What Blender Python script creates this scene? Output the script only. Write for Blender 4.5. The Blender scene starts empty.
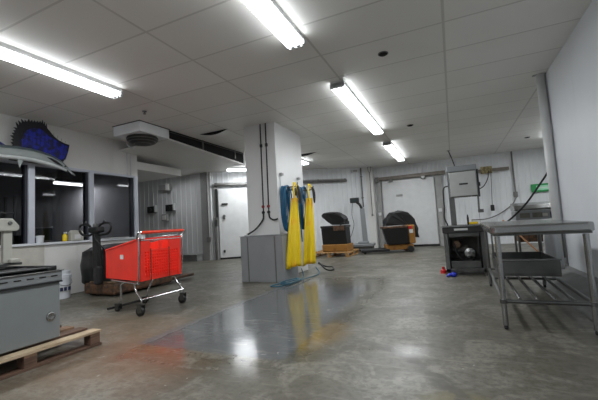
import bpy, bmesh, math, random
from mathutils import Vector, Matrix
random.seed(7)
S = bpy.context.scene
COL = S.collection
PI = math.pi

# ------------------------------------------------------------------ camera, world, exposure
cam_data = bpy.data.cameras.new('camera')
cam = bpy.data.objects.new('camera', cam_data); COL.objects.link(cam)
cam_data.sensor_width = 36.0
cam_data.lens = 36.0 * 342.9 / 598.0
cam_data.clip_start = 0.02
R_ = Vector((0.911, 0.409, -0.059)).normalized()
F_ = Vector((-0.404, 0.912, 0.077)).normalized()
F_ = (F_ - R_ * F_.dot(R_)).normalized()
U_ = R_.cross(F_)
M = Matrix((R_, U_, -F_)).transposed().to_4x4()
M.translation = Vector((0, 0, 0.85))
cam.matrix_world = M
S.camera = cam
w = bpy.data.worlds.new('world'); S.world = w; w.use_nodes = True
w.node_tree.nodes['Background'].inputs[0].default_value = (0.5, 0.52, 0.55, 1)
w.node_tree.nodes['Background'].inputs[1].default_value = 0.2
S.view_settings.view_transform = 'Standard'
S.view_settings.look = 'None'
S.view_settings.gamma = 1.0
S.view_settings.use_curve_mapping = False
S.view_settings.exposure = 1.14
LAMP = 5.5           # radiance of the fluorescent diffusers
TUBE_W = 14.5        # downward light of one 2.4 m fixture
CEIL = 2.67

# ------------------------------------------------------------------ materials
def srgb(r, g, b):
    f = lambda c: ((c / 255 + 0.055) / 1.055) ** 2.4 if c > 10 else c / 255 / 12.92
    return (f(r), f(g), f(b), 1)

def new_mat(name):
    m = bpy.data.materials.new(name); m.use_nodes = True
    nt = m.node_tree
    return m, nt, nt.nodes['Principled BSDF']

def N(nt, t, **kw):
    n = nt.nodes.new(t)
    for k, v in kw.items(): setattr(n, k, v)
    return n

def mat(name, col, rough=0.5, metal=0.0, var=0.12, scale=6.0, bump=0.0, bscale=40.0, col2=None, thr=0.55, spec=0.5, rvar=0.0, stretch=None):
    m, nt, b = new_mat(name)
    tc = N(nt, 'ShaderNodeTexCoord')
    src = tc.outputs['Object']
    if stretch:
        mp = N(nt, 'ShaderNodeMapping'); mp.inputs['Scale'].default_value = stretch
        nt.links.new(src, mp.inputs[0]); src = mp.outputs[0]
    no = N(nt, 'ShaderNodeTexNoise'); no.inputs['Scale'].default_value = scale; no.inputs['Detail'].default_value = 6
    nt.links.new(src, no.inputs['Vector'])
    cr = N(nt, 'ShaderNodeValToRGB')
    c = srgb(*col)
    if col2:
        cr.color_ramp.elements[0].position = thr - 0.08; cr.color_ramp.elements[0].color = c
        cr.color_ramp.elements[1].position = thr + 0.1; cr.color_ramp.elements[1].color = srgb(*col2)
    else:
        cr.color_ramp.elements[0].position = 0.3; cr.color_ramp.elements[0].color = tuple(x * (1 - var) for x in c[:3]) + (1,)
        cr.color_ramp.elements[1].position = 0.7; cr.color_ramp.elements[1].color = tuple(min(1, x * (1 + var)) for x in c[:3]) + (1,)
    nt.links.new(no.outputs['Fac'], cr.inputs[0])
    nt.links.new(cr.outputs[0], b.inputs['Base Color'])
    b.inputs['Roughness'].default_value = rough
    b.inputs['Metallic'].default_value = metal
    b.inputs['Specular IOR Level'].default_value = spec
    if rvar:
        mr = N(nt, 'ShaderNodeMapRange'); mr.inputs['To Min'].default_value = max(0.02, rough - rvar); mr.inputs['To Max'].default_value = rough + rvar
        nt.links.new(no.outputs['Fac'], mr.inputs[0]); nt.links.new(mr.outputs[0], b.inputs['Roughness'])
    if bump:
        n2 = N(nt, 'ShaderNodeTexNoise'); n2.inputs['Scale'].default_value = bscale; n2.inputs['Detail'].default_value = 4
        nt.links.new(src, n2.inputs['Vector'])
        bp = N(nt, 'ShaderNodeBump'); bp.inputs['Strength'].default_value = bump; bp.inputs['Distance'].default_value = 0.01
        nt.links.new(n2.outputs['Fac'], bp.inputs['Height']); nt.links.new(bp.outputs[0], b.inputs['Normal'])
    return m

def emit_mat(name, col, strength):
    m, nt, b = new_mat(name)
    b.inputs['Base Color'].default_value = (0.8, 0.8, 0.8, 1)
    b.inputs['Emission Color'].default_value = col
    b.inputs['Emission Strength'].default_value = strength
    return m

def glass_mat(name, tint, gloss=1.45):
    m, nt, b = new_mat(name); nt.nodes.remove(b)
    out = nt.nodes['Material Output']
    tr = N(nt, 'ShaderNodeBsdfTransparent'); tr.inputs[0].default_value = (tint, tint, tint * 1.03, 1)
    gl = N(nt, 'ShaderNodeBsdfGlossy'); gl.inputs['Roughness'].default_value = 0.02
    fr = N(nt, 'ShaderNodeFresnel'); fr.inputs[0].default_value = gloss
    mx = N(nt, 'ShaderNodeMixShader')
    nt.links.new(fr.outputs[0], mx.inputs[0]); nt.links.new(tr.outputs[0], mx.inputs[1]); nt.links.new(gl.outputs[0], mx.inputs[2])
    nt.links.new(mx.outputs[0], out.inputs[0])
    return m

def mathn(nt, op, a, b=None, c=None, clamp=False):
    n = N(nt, 'ShaderNodeMath', operation=op); n.use_clamp = clamp
    for i, v in enumerate((a, b, c)):
        if v is None: continue
        if isinstance(v, (int, float)): n.inputs[i].default_value = v
        else: nt.links.new(v, n.inputs[i])
    return n.outputs[0]

def mixc(nt, fac, a, b):
    n = N(nt, 'ShaderNodeMix', data_type='RGBA')
    if isinstance(fac, (int, float)): n.inputs[0].default_value = fac
    else: nt.links.new(fac, n.inputs[0])
    for i, v in ((6, a), (7, b)):
        if isinstance(v, tuple): n.inputs[i].default_value = v
        else: nt.links.new(v, n.inputs[i])
    return n.outputs[2]

def noise(nt, src, scale, detail=5, rough=0.5, dist=0.0):
    n = N(nt, 'ShaderNodeTexNoise'); n.inputs['Scale'].default_value = scale; n.inputs['Detail'].default_value = detail
    n.inputs['Roughness'].default_value = rough; n.inputs['Distortion'].default_value = dist
    nt.links.new(src, n.inputs['Vector']); return n.outputs['Fac']

def ramp(nt, v, lo, hi):
    n = N(nt, 'ShaderNodeMapRange'); n.interpolation_type = 'SMOOTHSTEP'
    n.inputs['From Min'].default_value = lo; n.inputs['From Max'].default_value = hi
    nt.links.new(v, n.inputs[0]); return n.outputs[0]

def floor_mat():
    m, nt, b = new_mat('wet_concrete')
    tc = N(nt, 'ShaderNodeTexCoord'); P = tc.outputs['Object']
    sep = N(nt, 'ShaderNodeSeparateXYZ'); nt.links.new(P, sep.inputs[0]); X, Y = sep.outputs[0], sep.outputs[1]
    big = noise(nt, P, 0.7, 6, 0.55, 0.6); mid = noise(nt, P, 3.2, 8, 0.65, 0.8); fine = noise(nt, P, 22, 6, 0.7)
    col = mixc(nt, ramp(nt, big, 0.32, 0.68), srgb(*FL_A), srgb(*FL_B))
    col = mixc(nt, mathn(nt, 'MULTIPLY', ramp(nt, mid, 0.48, 0.60), 0.45), col, srgb(*FL_C))
    col = mixc(nt, mathn(nt, 'MULTIPLY', ramp(nt, fine, 0.47, 0.58), 0.5), col, srgb(66, 62, 53))
    # rust and ochre staining on the left, and the aprons' painted reflection
    def blob(cx, cy, rx, ry, soft=0.5, n=mid):
        dx = mathn(nt, 'DIVIDE', mathn(nt, 'SUBTRACT', X, cx), rx); dy = mathn(nt, 'DIVIDE', mathn(nt, 'SUBTRACT', Y, cy), ry)
        d = mathn(nt, 'SQRT', mathn(nt, 'ADD', mathn(nt, 'MULTIPLY', dx, dx), mathn(nt, 'MULTIPLY', dy, dy)))
        d = mathn(nt, 'ADD', d, mathn(nt, 'MULTIPLY', mathn(nt, 'SUBTRACT', n, 0.5), 1.6))
        return mathn(nt, 'SUBTRACT', 1.0, ramp(nt, d, 1 - soft, 1 + soft))
    rust = mathn(nt, 'MULTIPLY', blob(-2.25, 1.75, 0.62, 0.55), 0.5)
    col = mixc(nt, rust, col, srgb(116, 90, 68))
    rust2 = mathn(nt, 'MULTIPLY', blob(-2.2, 1.95, 0.22, 0.10), 0.25)
    col = mixc(nt, rust2, col, srgb(124, 84, 58))
    och_refl = mathn(nt, 'MULTIPLY', blob(-2.9, 2.35, 0.7, 0.4), 0.5)
    col = mixc(nt, och_refl, col, srgb(110, 94, 74))
    och_refl = mathn(nt, 'MULTIPLY', blob(-1.0, 2.6, 0.16, 0.3), 0.4)  # yellow reflection of the aprons painted into the floor colour
    col = mixc(nt, och_refl, col, srgb(140, 112, 60))
    och_refl = mathn(nt, 'MULTIPLY', blob(-0.05, 1.75, 0.16, 0.12), 0.4)
    col = mixc(nt, och_refl, col, srgb(120, 112, 62))
    # blue-grey painted patch in front of the pillar
    wob = mathn(nt, 'MULTIPLY', mathn(nt, 'SUBTRACT', mid, 0.5), 0.10)
    Xw = mathn(nt, 'ADD', X, wob); Yw = mathn(nt, 'ADD', Y, wob)
    pm = mathn(nt, 'MULTIPLY', ramp(nt, Xw, -2.40, -2.36), mathn(nt, 'SUBTRACT', 1.0, ramp(nt, Xw, -1.12, -1.05)))
    pm = mathn(nt, 'MULTIPLY', pm, mathn(nt, 'MULTIPLY', ramp(nt, Yw, 1.98, 2.04), mathn(nt, 'SUBTRACT', 1.0, ramp(nt, Yw, 4.5, 4.7))))
    wear = mathn(nt, 'SUBTRACT', 1.0, ramp(nt, noise(nt, P, 5.0, 8, 0.7), 0.62, 0.70))
    pm = mathn(nt, 'MULTIPLY', pm, mathn(nt, 'MULTIPLY', wear, 0.8))
    col = mixc(nt, pm, col, srgb(*FL_P))
    # dark curved drag mark
    dx = mathn(nt, 'SUBTRACT', X, -1.15); dy = mathn(nt, 'SUBTRACT', Y, 1.45)
    rr = mathn(nt, 'SQRT', mathn(nt, 'ADD', mathn(nt, 'MULTIPLY', dx, dx), mathn(nt, 'MULTIPLY', dy, dy)))
    rr = mathn(nt, 'ADD', rr, mathn(nt, 'MULTIPLY', mathn(nt, 'SUBTRACT', mid, 0.5), 0.25))
    arc = mathn(nt, 'SUBTRACT', 1.0, ramp(nt, mathn(nt, 'ABSOLUTE', mathn(nt, 'SUBTRACT', rr, 1.15)), 0.02, 0.06))
    arc = mathn(nt, 'MULTIPLY', arc, mathn(nt, 'MULTIPLY', ramp(nt, dx, 0.2, 0.6), 0.8))
    col = mixc(nt, arc, col, srgb(70, 66, 58))
    speck = mathn(nt, 'MULTIPLY', ramp(nt, noise(nt, P, 7.0, 3, 0.5, 1.5), 0.70, 0.74), 0.55)
    col = mixc(nt, speck, col, srgb(176, 176, 170))
    mps = N(nt, 'ShaderNodeMapping'); mps.inputs['Scale'].default_value = (2.2, 14, 1); mps.inputs['Rotation'].default_value = (0, 0, 0.5); nt.links.new(P, mps.inputs[0])
    scr = mathn(nt, 'MULTIPLY', ramp(nt, noise(nt, mps.outputs[0], 1.6, 6, 0.65), 0.54, 0.66), 0.35)
    col = mixc(nt, scr, col, srgb(134, 131, 121))
    nt.links.new(col, b.inputs['Base Color'])
    wet = ramp(nt, noise(nt, P, 2.6, 8, 0.7, 0.6), 0.30, 0.70)
    gl = mathn(nt, 'MULTIPLY', ramp(nt, X, -2.42, -2.2), mathn(nt, 'SUBTRACT', 1.0, ramp(nt, X, -1.1, -0.75)))
    gl = mathn(nt, 'MULTIPLY', gl, mathn(nt, 'MULTIPLY', ramp(nt, Y, 1.5, 2.0), mathn(nt, 'SUBTRACT', 1.0, ramp(nt, Y, 4.5, 6.0))))
    gl = mathn(nt, 'MAXIMUM', gl, mathn(nt, 'MULTIPLY', blob(-0.42, 2.38, 0.30, 0.10), 0.35))
    ro = mathn(nt, 'ADD', 0.50, mathn(nt, 'MULTIPLY', wet, -0.12))
    ro = mathn(nt, 'ADD', ro, mathn(nt, 'MULTIPLY', gl, -0.32))
    ro = mathn(nt, 'ADD', ro, mathn(nt, 'MULTIPLY', mathn(nt, 'SUBTRACT', fine, 0.5), 0.15), clamp=True)
    ro = mathn(nt, 'MAXIMUM', ro, 0.06)
    nt.links.new(ro, b.inputs['Roughness'])
    b.inputs['Specular IOR Level'].default_value = 0.5
    bp = N(nt, 'ShaderNodeBump'); bp.inputs['Strength'].default_value = 0.16; bp.inputs['Distance'].default_value = 0.012
    h = mathn(nt, 'ADD', mathn(nt, 'MULTIPLY', mid, 0.45), mathn(nt, 'MULTIPLY', fine, 0.2))
    nt.links.new(h, bp.inputs['Height']); nt.links.new(bp.outputs[0], b.inputs['Normal'])
    return m

FL_A = (72, 69, 59); FL_B = (102, 99, 89); FL_C = (140, 137, 127); FL_P = (86, 89, 92)

def ceiling_mat():
    m, nt, b = new_mat('ceiling_panel')
    tc = N(nt, 'ShaderNodeTexCoord'); P = tc.outputs['Object']
    sep = N(nt, 'ShaderNodeSeparateXYZ'); nt.links.new(P, sep.inputs[0])
    def line(v, off, step, wid):
        q = mathn(nt, 'DIVIDE', mathn(nt, 'SUBTRACT', v, off), step)
        d = mathn(nt, 'ABSOLUTE', mathn(nt, 'SUBTRACT', q, mathn(nt, 'ROUND', q)))
        return mathn(nt, 'SUBTRACT', 1.0, ramp(nt, mathn(nt, 'MULTIPLY', d, step), wid * 0.5, wid))
    lx = line(sep.outputs[0], -2.367, 1.22, 0.016); ly = line(sep.outputs[1], 1.568, 0.608, 0.013)
    l = mathn(nt, 'MAXIMUM', lx, ly)
    # each panel its own slight tone
    qx = mathn(nt, 'FLOOR', mathn(nt, 'DIVIDE', mathn(nt, 'SUBTRACT', sep.outputs[0], -2.367), 1.22))
    qy = mathn(nt, 'FLOOR', mathn(nt, 'DIVIDE', mathn(nt, 'SUBTRACT', sep.outputs[1], 1.568), 0.608))
    cx = N(nt, 'ShaderNodeCombineXYZ'); nt.links.new(qx, cx.inputs[0]); nt.links.new(qy, cx.inputs[1])
    wn = N(nt, 'ShaderNodeTexWhiteNoise'); nt.links.new(cx.outputs[0], wn.inputs[0])
    col = mixc(nt, wn.outputs['Value'], srgb(226, 225, 221), srgb(234, 233, 229))
    col = mixc(nt, mathn(nt, 'MULTIPLY', ramp(nt, noise(nt, P, 1.3, 6), 0.4, 0.8), 0.25), col, srgb(212, 210, 202))
    col = mixc(nt, mathn(nt, 'MULTIPLY', l, 0.5), col, srgb(168, 166, 160))
    nt.links.new(col, b.inputs['Base Color'])
    b.inputs['Roughness'].default_value = 0.55
    bp = N(nt, 'ShaderNodeBump'); bp.inputs['Strength'].default_value = 0.25; bp.inputs['Distance'].default_value = 0.006
    vo = N(nt, 'ShaderNodeTexVoronoi'); vo.inputs['Scale'].default_value = 32; vo.inputs['Randomness'].default_value = 0.0
    nt.links.new(P, vo.inputs['Vector'])
    h = mathn(nt, 'SUBTRACT', mathn(nt, 'MULTIPLY', ramp(nt, vo.outputs['Distance'], 0.1, 0.3), 0.25), mathn(nt, 'MULTIPLY', l, 1.0))
    nt.links.new(h, bp.inputs['Height']); nt.links.new(bp.outputs[0], b.inputs['Normal'])
    return m

def wall_mat(name, c1, c2, rough=0.35, streak=0.3):
    m, nt, b = new_mat(name)
    tc = N(nt, 'ShaderNodeTexCoord'); P = tc.outputs['Object']
    mp = N(nt, 'ShaderNodeMapping'); mp.inputs['Scale'].default_value = (5, 5, 0.6); nt.links.new(P, mp.inputs[0])
    col = mixc(nt, ramp(nt, noise(nt, P, 1.1, 5), 0.3, 0.7), srgb(*c1), srgb(*c2))
    col = mixc(nt, mathn(nt, 'MULTIPLY', ramp(nt, noise(nt, mp.outputs[0], 1.5, 6, 0.6), 0.55, 0.8), streak), col, srgb(c1[0] - 40, c1[1] - 42, c1[2] - 46))
    nt.links.new(col, b.inputs['Base Color']); b.inputs['Roughness'].default_value = rough
    return m

def wood_mat(name, c1, c2, rough=0.7):
    m, nt, b = new_mat(name)
    tc = N(nt, 'ShaderNodeTexCoord'); P = tc.outputs['Object']
    mp = N(nt, 'ShaderNodeMapping'); mp.inputs['Scale'].default_value = (9, 1.2, 14); nt.links.new(P, mp.inputs[0])
    col = mixc(nt, ramp(nt, noise(nt, mp.outputs[0], 2.2, 7, 0.6, 0.5), 0.32, 0.68), srgb(*c1), srgb(*c2))
    col = mixc(nt, mathn(nt, 'MULTIPLY', ramp(nt, noise(nt, P, 5, 5), 0.5, 0.7), 0.4), col, srgb(62, 46, 36))
    nt.links.new(col, b.inputs['Base Color']); b.inputs['Roughness'].default_value = rough
    return m

m_floor = floor_mat()
m_ceil = ceiling_mat()
m_wallL = wall_mat('painted_wall', (212, 211, 207), (222, 221, 218))
m_wallR = wall_mat('smooth_wall_panel', (208, 211, 216), (216, 219, 224), 0.4, 0.12)
m_rib = wall_mat('ribbed_metal_wall', (210, 212, 214), (220, 222, 224), 0.4, 0.25)
m_ribA = wall_mat('ribbed_alcove_wall', (206, 207, 208), (216, 217, 218), 0.4, 0.35)
m_pillar = wall_mat('pillar_paint', (206, 206, 205), (214, 214, 213), 0.4, 0.12)
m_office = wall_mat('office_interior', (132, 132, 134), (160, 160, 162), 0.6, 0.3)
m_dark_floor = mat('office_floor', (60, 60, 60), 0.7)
m_curb = mat('curb_concrete', (118, 119, 118), 0.45, 0, 0.2, 5, 0.2)
m_white = mat('white_enamel', (205, 206, 206), 0.4, 0, 0.05)
m_brwhite = mat('bright_white_paint', (232, 234, 236), 0.4, 0, 0.03)
m_frame = mat('window_aluminium', (196, 200, 210), 0.35, 0.25, 0.04)
m_framed = mat('window_gasket', (48, 50, 58), 0.5)
m_glass = glass_mat('tinted_glass', 0.55, 1.3)
m_trim = mat('grey_trim', (150, 150, 148), 0.5, 0, 0.08)
m_galv = mat('galvanised_pipe', (108, 108, 106), 0.42, 0.55, 0.15, 12)
m_steel = mat('stainless_steel', (158, 159, 158), 0.24, 0.97, 0.14, 5, 0.05, 60, rvar=0.08)
m_steeld = mat('dull_stainless', (104, 105, 103), 0.32, 0.85, 0.2, 6, 0.05, rvar=0.1)
m_chrome = mat('chrome', (190, 190, 192), 0.15, 0.95, 0.05)
m_black = mat('black_rubber', (22, 22, 23), 0.55, 0, 0.2)
m_blackp = mat('black_plastic', (30, 30, 32), 0.4, 0, 0.15)
m_tarp = mat('black_sheeting', (17, 17, 18), 0.5, 0, 0.25, 8, 0.5, 14)
m_red = mat('red_plastic', (236, 48, 32), 0.38, 0, 0.08)
m_redh = mat('red_handle', (228, 62, 30), 0.35, 0, 0.08)
m_yel = mat('yellow_oilskin', (230, 200, 22), 0.45, 0, 0.10, 3.2, 0.2, 9, col2=(236, 168, 24), thr=0.60)
m_mach = mat('yellow_machine_paint', (150, 104, 42), 0.5, 0, 0.2, 9, col2=(120, 80, 34), thr=0.62)
m_blue = mat('blue_hose', (24, 88, 124), 0.4, 0, 0.15)
m_bluel = mat('teal_hose', (24, 84, 104), 0.4, 0, 0.15)
m_grey = mat('grey_machine_paint', (124, 129, 130), 0.42, 0, 0.04)
m_galvsheet = mat('grey_sheet_metal', (134, 137, 139), 0.42, 0.2, 0.08, 3, 0.1, 18)
m_cream = mat('cream_paint', (176, 175, 166), 0.45, 0, 0.06)
m_wood = wood_mat('old_pallet_wood', (146, 116, 92), (108, 82, 64))
m_woodd = wood_mat('dark_pallet_wood', (112, 86, 70), (78, 58, 46))
m_woodl = wood_mat('pale_pallet_wood', (196, 176, 148), (160, 138, 110))
m_woody = wood_mat('yellow_pallet_wood', (190, 150, 96), (150, 110, 66))
m_tan = mat('tan_wood_handle', (196, 142, 100), 0.5)
m_rusty = mat('rusty_metal', (120, 100, 78), 0.6, 0.2, 0.3, 14, col2=(84, 62, 44), thr=0.5)
m_rail = mat('weathered_rail', (118, 110, 102), 0.55, 0.3, 0.2, 10)
m_skirt = mat('rusty_brown_skirt', (96, 66, 44), 0.65, 0, 0.3, 16, col2=(52, 42, 34), thr=0.5)
m_sail = mat('deep_blue_sail', (4, 26, 150), 0.5, 0, 0.5, 14, 0.3, 30, col2=(4, 10, 60), thr=0.50)
m_saild = mat('black_fin_edge', (14, 14, 22), 0.6)
m_fish = mat('silver_fish_skin', (150, 158, 156), 0.35, 0.1, 0.12, 10)
m_fishd = mat('dark_fish_back', (84, 96, 98), 0.35, 0.1, 0.3, 12)
m_fishw = mat('pale_fish_belly', (205, 210, 210), 0.35, 0, 0.05)
m_lamp = emit_mat('lit_diffuser', (0.93, 0.97, 1.0, 1), LAMP)
m_tube = emit_mat('lit_tube', (0.93, 0.97, 1.0, 1), LAMP)
m_green = mat('green_sign', (18, 140, 70), 0.5)
m_redp = mat('red_paint', (190, 26, 30), 0.5)
m_bluep = mat('blue_plastic', (34, 50, 178), 0.45)
m_screen = mat('dark_screen', (38, 50, 50), 0.2)
m_bucket = mat('white_bucket', (206, 210, 216), 0.45, 0, 0.04)
m_ink = mat('navy_print', (36, 44, 78), 0.6)
m_dark = mat('dark_cavity', (14, 14, 14), 0.9)
m_cabin = mat('cabinet_dark_inside', (98, 96, 90), 0.6, 0.2, 0.25, 12)
m_cabind = mat('dark_trough', (52, 52, 50), 0.45, 0.3, 0.2)
m_lightsteel = mat('brushed_light_steel', (176, 177, 174), 0.4, 0.4, 0.08)
m_sheet = mat('milky_plastic_sheet', (196, 198, 200), 0.4, 0, 0.05, 8, 0.4, 20)
m_fan = mat('dark_fan_housing', (44, 43, 40), 0.5, 0.2, 0.35, 20)

m_redd = mat('faded_red', (130, 40, 44), 0.5)
# ------------------------------------------------------------------ mesh helpers
class MB:
    def __init__(self): self.bm = bmesh.new()
    def box(self, x0, x1, y0, y1, z0, z1, rot=None):
        vs = [self.bm.verts.new((x, y, z)) for x in (x0, x1) for y in (y0, y1) for z in (z0, z1)]
        for f in ((0,1,3,2),(4,6,7,5),(0,4,5,1),(2,3,7,6),(0,2,6,4),(1,5,7,3)):
            self.bm.faces.new([vs[i] for i in f])
        if rot is not None:
            c = Vector(((x0+x1)/2, (y0+y1)/2, (z0+z1)/2))
            bmesh.ops.rotate(self.bm, verts=vs, cent=c, matrix=rot)
        return self
    def tube(self, pts, r, seg=10, closed=False, caps=True):
        pts = [Vector(p) for p in pts]; n = len(pts); rings = []
        rs = r if isinstance(r, (list, tuple)) else [r] * n
        up = None
        for i, p in enumerate(pts):
            if closed: t = pts[(i+1) % n] - pts[i-1]
            elif i == 0: t = pts[1] - p
            elif i == n-1: t = p - pts[-2]
            else: t = (pts[i+1] - p).normalized() + (p - pts[i-1]).normalized()
            t.normalize()
            if up is None:
                up = Vector((0,0,1)) if abs(t.z) < 0.9 else Vector((1,0,0))
            a = t.cross(up)
            if a.length < 1e-4: a = t.cross(Vector((0,1,0)))
            a.normalize(); b = a.cross(t).normalized(); up = b
            rings.append([self.bm.verts.new(p + a*math.cos(2*PI*k/seg)*rs[i] + b*math.sin(2*PI*k/seg)*rs[i]) for k in range(seg)])
        m = n if closed else n-1
        for i in range(m):
            A, B = rings[i], rings[(i+1) % n]
            for k in range(seg): self.bm.faces.new((A[k], A[(k+1)%seg], B[(k+1)%seg], B[k]))
        if caps and not closed:
            self.bm.faces.new(rings[0][::-1]); self.bm.faces.new(rings[-1])
        return self
    def lathe(self, prof, c=(0,0,0), seg=24, axis='z'):
        rings = []
        for (r, h) in prof:
            ring = []
            for k in range(seg):
                a = 2*PI*k/seg; u, v = r*math.cos(a), r*math.sin(a)
                p = {'z': (u, v, h), 'x': (h, u, v), 'y': (u, h, v)}[axis]
                ring.append(self.bm.verts.new((p[0]+c[0], p[1]+c[1], p[2]+c[2])))
            rings.append(ring)
        for A, B in zip(rings, rings[1:]):
            for k in range(seg): self.bm.faces.new((A[k], A[(k+1)%seg], B[(k+1)%seg], B[k]))
        self.bm.faces.new(rings[0][::-1]); self.bm.faces.new(rings[-1])
        return self
    def prism(self, pts, axis, a, b):
        def P(u, v, h): return {'z': (u, v, h), 'x': (h, u, v), 'y': (u, h, v)}[axis]
        A = [self.bm.verts.new(P(u, v, a)) for u, v in pts]; B = [self.bm.verts.new(P(u, v, b)) for u, v in pts]
        n = len(pts)
        self.bm.faces.new(A[::-1]); self.bm.faces.new(B)
        for k in range(n): self.bm.faces.new((A[k], A[(k+1)%n], B[(k+1)%n], B[k]))
        return self
    def loft(self, rings, closed_ring=True, caps=True):
        R = [[self.bm.verts.new(p) for p in r] for r in rings]; n = len(R[0])
        for A, B in zip(R, R[1:]):
            for k in range(n if closed_ring else n-1): self.bm.faces.new((A[k], A[(k+1)%n], B[(k+1)%n], B[k]))
        if caps and closed_ring: self.bm.faces.new(R[0][::-1]); self.bm.faces.new(R[-1])
        return self
    def build(self, name, m, parent=None, bevel=0.0, smooth=False, solid=0.0, kind=None):
        bmesh.ops.recalc_face_normals(self.bm, faces=self.bm.faces)
        me = bpy.data.meshes.new(name); self.bm.to_mesh(me); self.bm.free()
        me.materials.append(m)
        o = bpy.data.objects.new(name, me); COL.objects.link(o)
        if parent is not None: o.parent = parent
        if smooth:
            for p in me.polygons: p.use_smooth = True
        if solid:
            md = o.modifiers.new('solid', 'SOLIDIFY'); md.thickness = solid; md.offset = 0
        if bevel:
            md = o.modifiers.new('bevel', 'BEVEL'); md.width = bevel; md.segments = 2; md.limit_method = 'ANGLE'
        if kind: o['kind'] = kind
        return o

def thing(name, label, cat, loc=(0,0,0), rz=0.0, group=None):
    o = bpy.data.objects.new(name, None); COL.objects.link(o)
    o.location = loc; o.rotation_euler = (0, 0, rz); o.empty_display_size = 0.1
    o['label'] = label; o['category'] = cat
    if group: o['group'] = group
    return o
def tag(o, label, cat, group=None, loc=None):
    o['label'] = label; o['category'] = cat
    if group: o['group'] = group
    return o
def struct(mb, name, m, **kw): return mb.build(name, m, kind='structure', **kw)
def copy_tree(o, parent=None):
    c = o.copy(); COL.objects.link(c); c.parent = parent
    for ch in list(o.children): copy_tree(ch, c)
    return c
def spline(ctrl, n=8):
    P = [Vector(p) for p in ctrl]; P = [P[0]*2-P[1]] + P + [P[-1]*2-P[-2]]; out = []
    for i in range(1, len(P)-2):
        for k in range(n):
            t = k/n; a, b, c, d = P[i-1], P[i], P[i+1], P[i+2]
            out.append(0.5*((2*b)+(c-a)*t+(2*a-5*b+4*c-d)*t*t+(3*b-a-3*c+d)*t*t*t))
    out.append(P[-2]); return out

def lamp(t, wx, ly, watts, z):
    ld = bpy.data.lights.new('lamp_light', 'AREA'); ld.shape = 'RECTANGLE'; ld.size = wx; ld.size_y = ly
    ld.energy = watts; ld.color = (0.95, 0.98, 1.0)
    lo = bpy.data.objects.new('lamp_light', ld); COL.objects.link(lo); lo.parent = t; lo.location = (0, 0, z)

# ------------------------------------------------------------------ the room
struct(MB().box(-13, 4, -4, 14, -0.1, 0), 'floor', m_floor)
struct(MB().box(-13, 4, -4, 14, CEIL, CEIL+0.1), 'ceiling', m_ceil)
struct(MB().box(-13, 4, -4.1, -4, 0, CEIL), 'wall_back', m_wallR)
# right wall (ends at the white pipe) with its ramped concrete curb
struct(MB().box(1.275, 1.45, -4, 5.45, 0, CEIL), 'wall_right', m_wallR)
struct(MB().prism([(0.90,0),(1.275,0),(1.275,0.16),(1.20,0.15),(0.93,0.03)], 'y', -1.0, 5.6), 'baseboard_right', m_curb)
struct(MB().box(3.4, 3.5, -4, 13, 0, CEIL), 'wall_far_right', m_rib)
struct(MB().box(1.45, 3.5, 2.0, 2.1, 0, CEIL), 'wall_side_return', m_rib)

def ribbed(L, z0, z1, pitch=0.16, depth=0.014, thick=0.06):
    """wall strip along +x of length L, ribs towards -y"""
    pts = []; x = 0.0
    while x < L - pitch:
        pts += [(x, 0), (x+pitch*0.62, 0), (x+pitch*0.68, -depth), (x+pitch*0.94, -depth)]
        x += pitch
    pts += [(x, 0), (L, 0)]
    pts += [(L, thick), (0, thick)]
    return MB().prism(pts, 'z', z0, z1)
# oblique wall and back wall
AX, AY = -6.75, 8.4; UX, UY = 0.827, 0.562
def ob(s, off, z=0.0): return (AX + UX*s + UY*off, AY + UY*s - UX*off, z)
OANG = math.atan2(UY, UX)
ow = struct(ribbed(5.2, 0, CEIL), 'wall_oblique', m_rib); ow.location = (AX, AY, 0); ow.rotation_euler.z = OANG
bw = struct(ribbed(2.55 + 0.85, 0, CEIL), 'wall_far_middle', m_rib); bw.location = (-2.5, 11.6, 0)
bw = struct(ribbed(2.7, 0, CEIL), 'wall_far', m_rib); bw.location = (0.9, 11.6, 0)
struct(MB().box(-2.55, -2.3, 11.25, 11.65, 0, CEIL), 'wall_jog', m_wallL, bevel=0.01)
aw = struct(ribbed(3.95, 0, CEIL, 0.2, 0.012), 'wall_alcove', m_ribA); aw.location = (-10.6, 8.4, 0)
struct(MB().box(-7.0, -6.72, 8.36, 8.5, 0, CEIL), 'trim_1', m_trim, bevel=0.01)
struct(MB().box(-10.6, -7.0, 8.10, 8.40, 0, 0.17).box(-10.6, -6.98, 8.07, 8.40, 0.17, 0.20), 'baseboard_alcove', m_curb)
struct(MB().box(-10.7, -10.6, 4.9, 8.5, 0, CEIL), 'wall_alcove_end', m_ribA)

# office wall on the left: dwarf wall, header, posts, panes
WX = -5.63; YE = 4.87
struct(MB().box(WX-0.12, WX, -4, YE, 0, 0.80), 'wall_left_lower', m_wallL)
struct(MB().box(WX-0.12, WX, -4, YE, 2.02, CEIL), 'wall_left_header', m_wallL)
struct(MB().box(WX-0.16, WX+0.05, -4, YE+0.02, 0.80, 0.835), 'trim_2', m_wallR, bevel=0.006)
struct(MB().box(WX, WX+0.012, 0.8, 3.16, 0.0, 0.80), 'trim_3', mat('beige_wall_panel', (188,185,176), 0.5), bevel=0.004)
posts = [0.9, 2.99, 3.91, 4.82]
for y in posts:
    struct(MB().box(WX-0.10, WX+0.02, y-0.045, y+0.04, 0.835, 2.02), 'trim_4', m_frame, bevel=0.006)
    struct(MB().box(WX-0.11, WX-0.01, y-0.075, y-0.045, 0.835, 2.02), 'trim_5', m_framed)
struct(MB().box(WX-0.10, WX+0.01, 0.9, 4.86, 1.99, 2.03), 'trim_6', m_frame, bevel=0.004)
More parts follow.
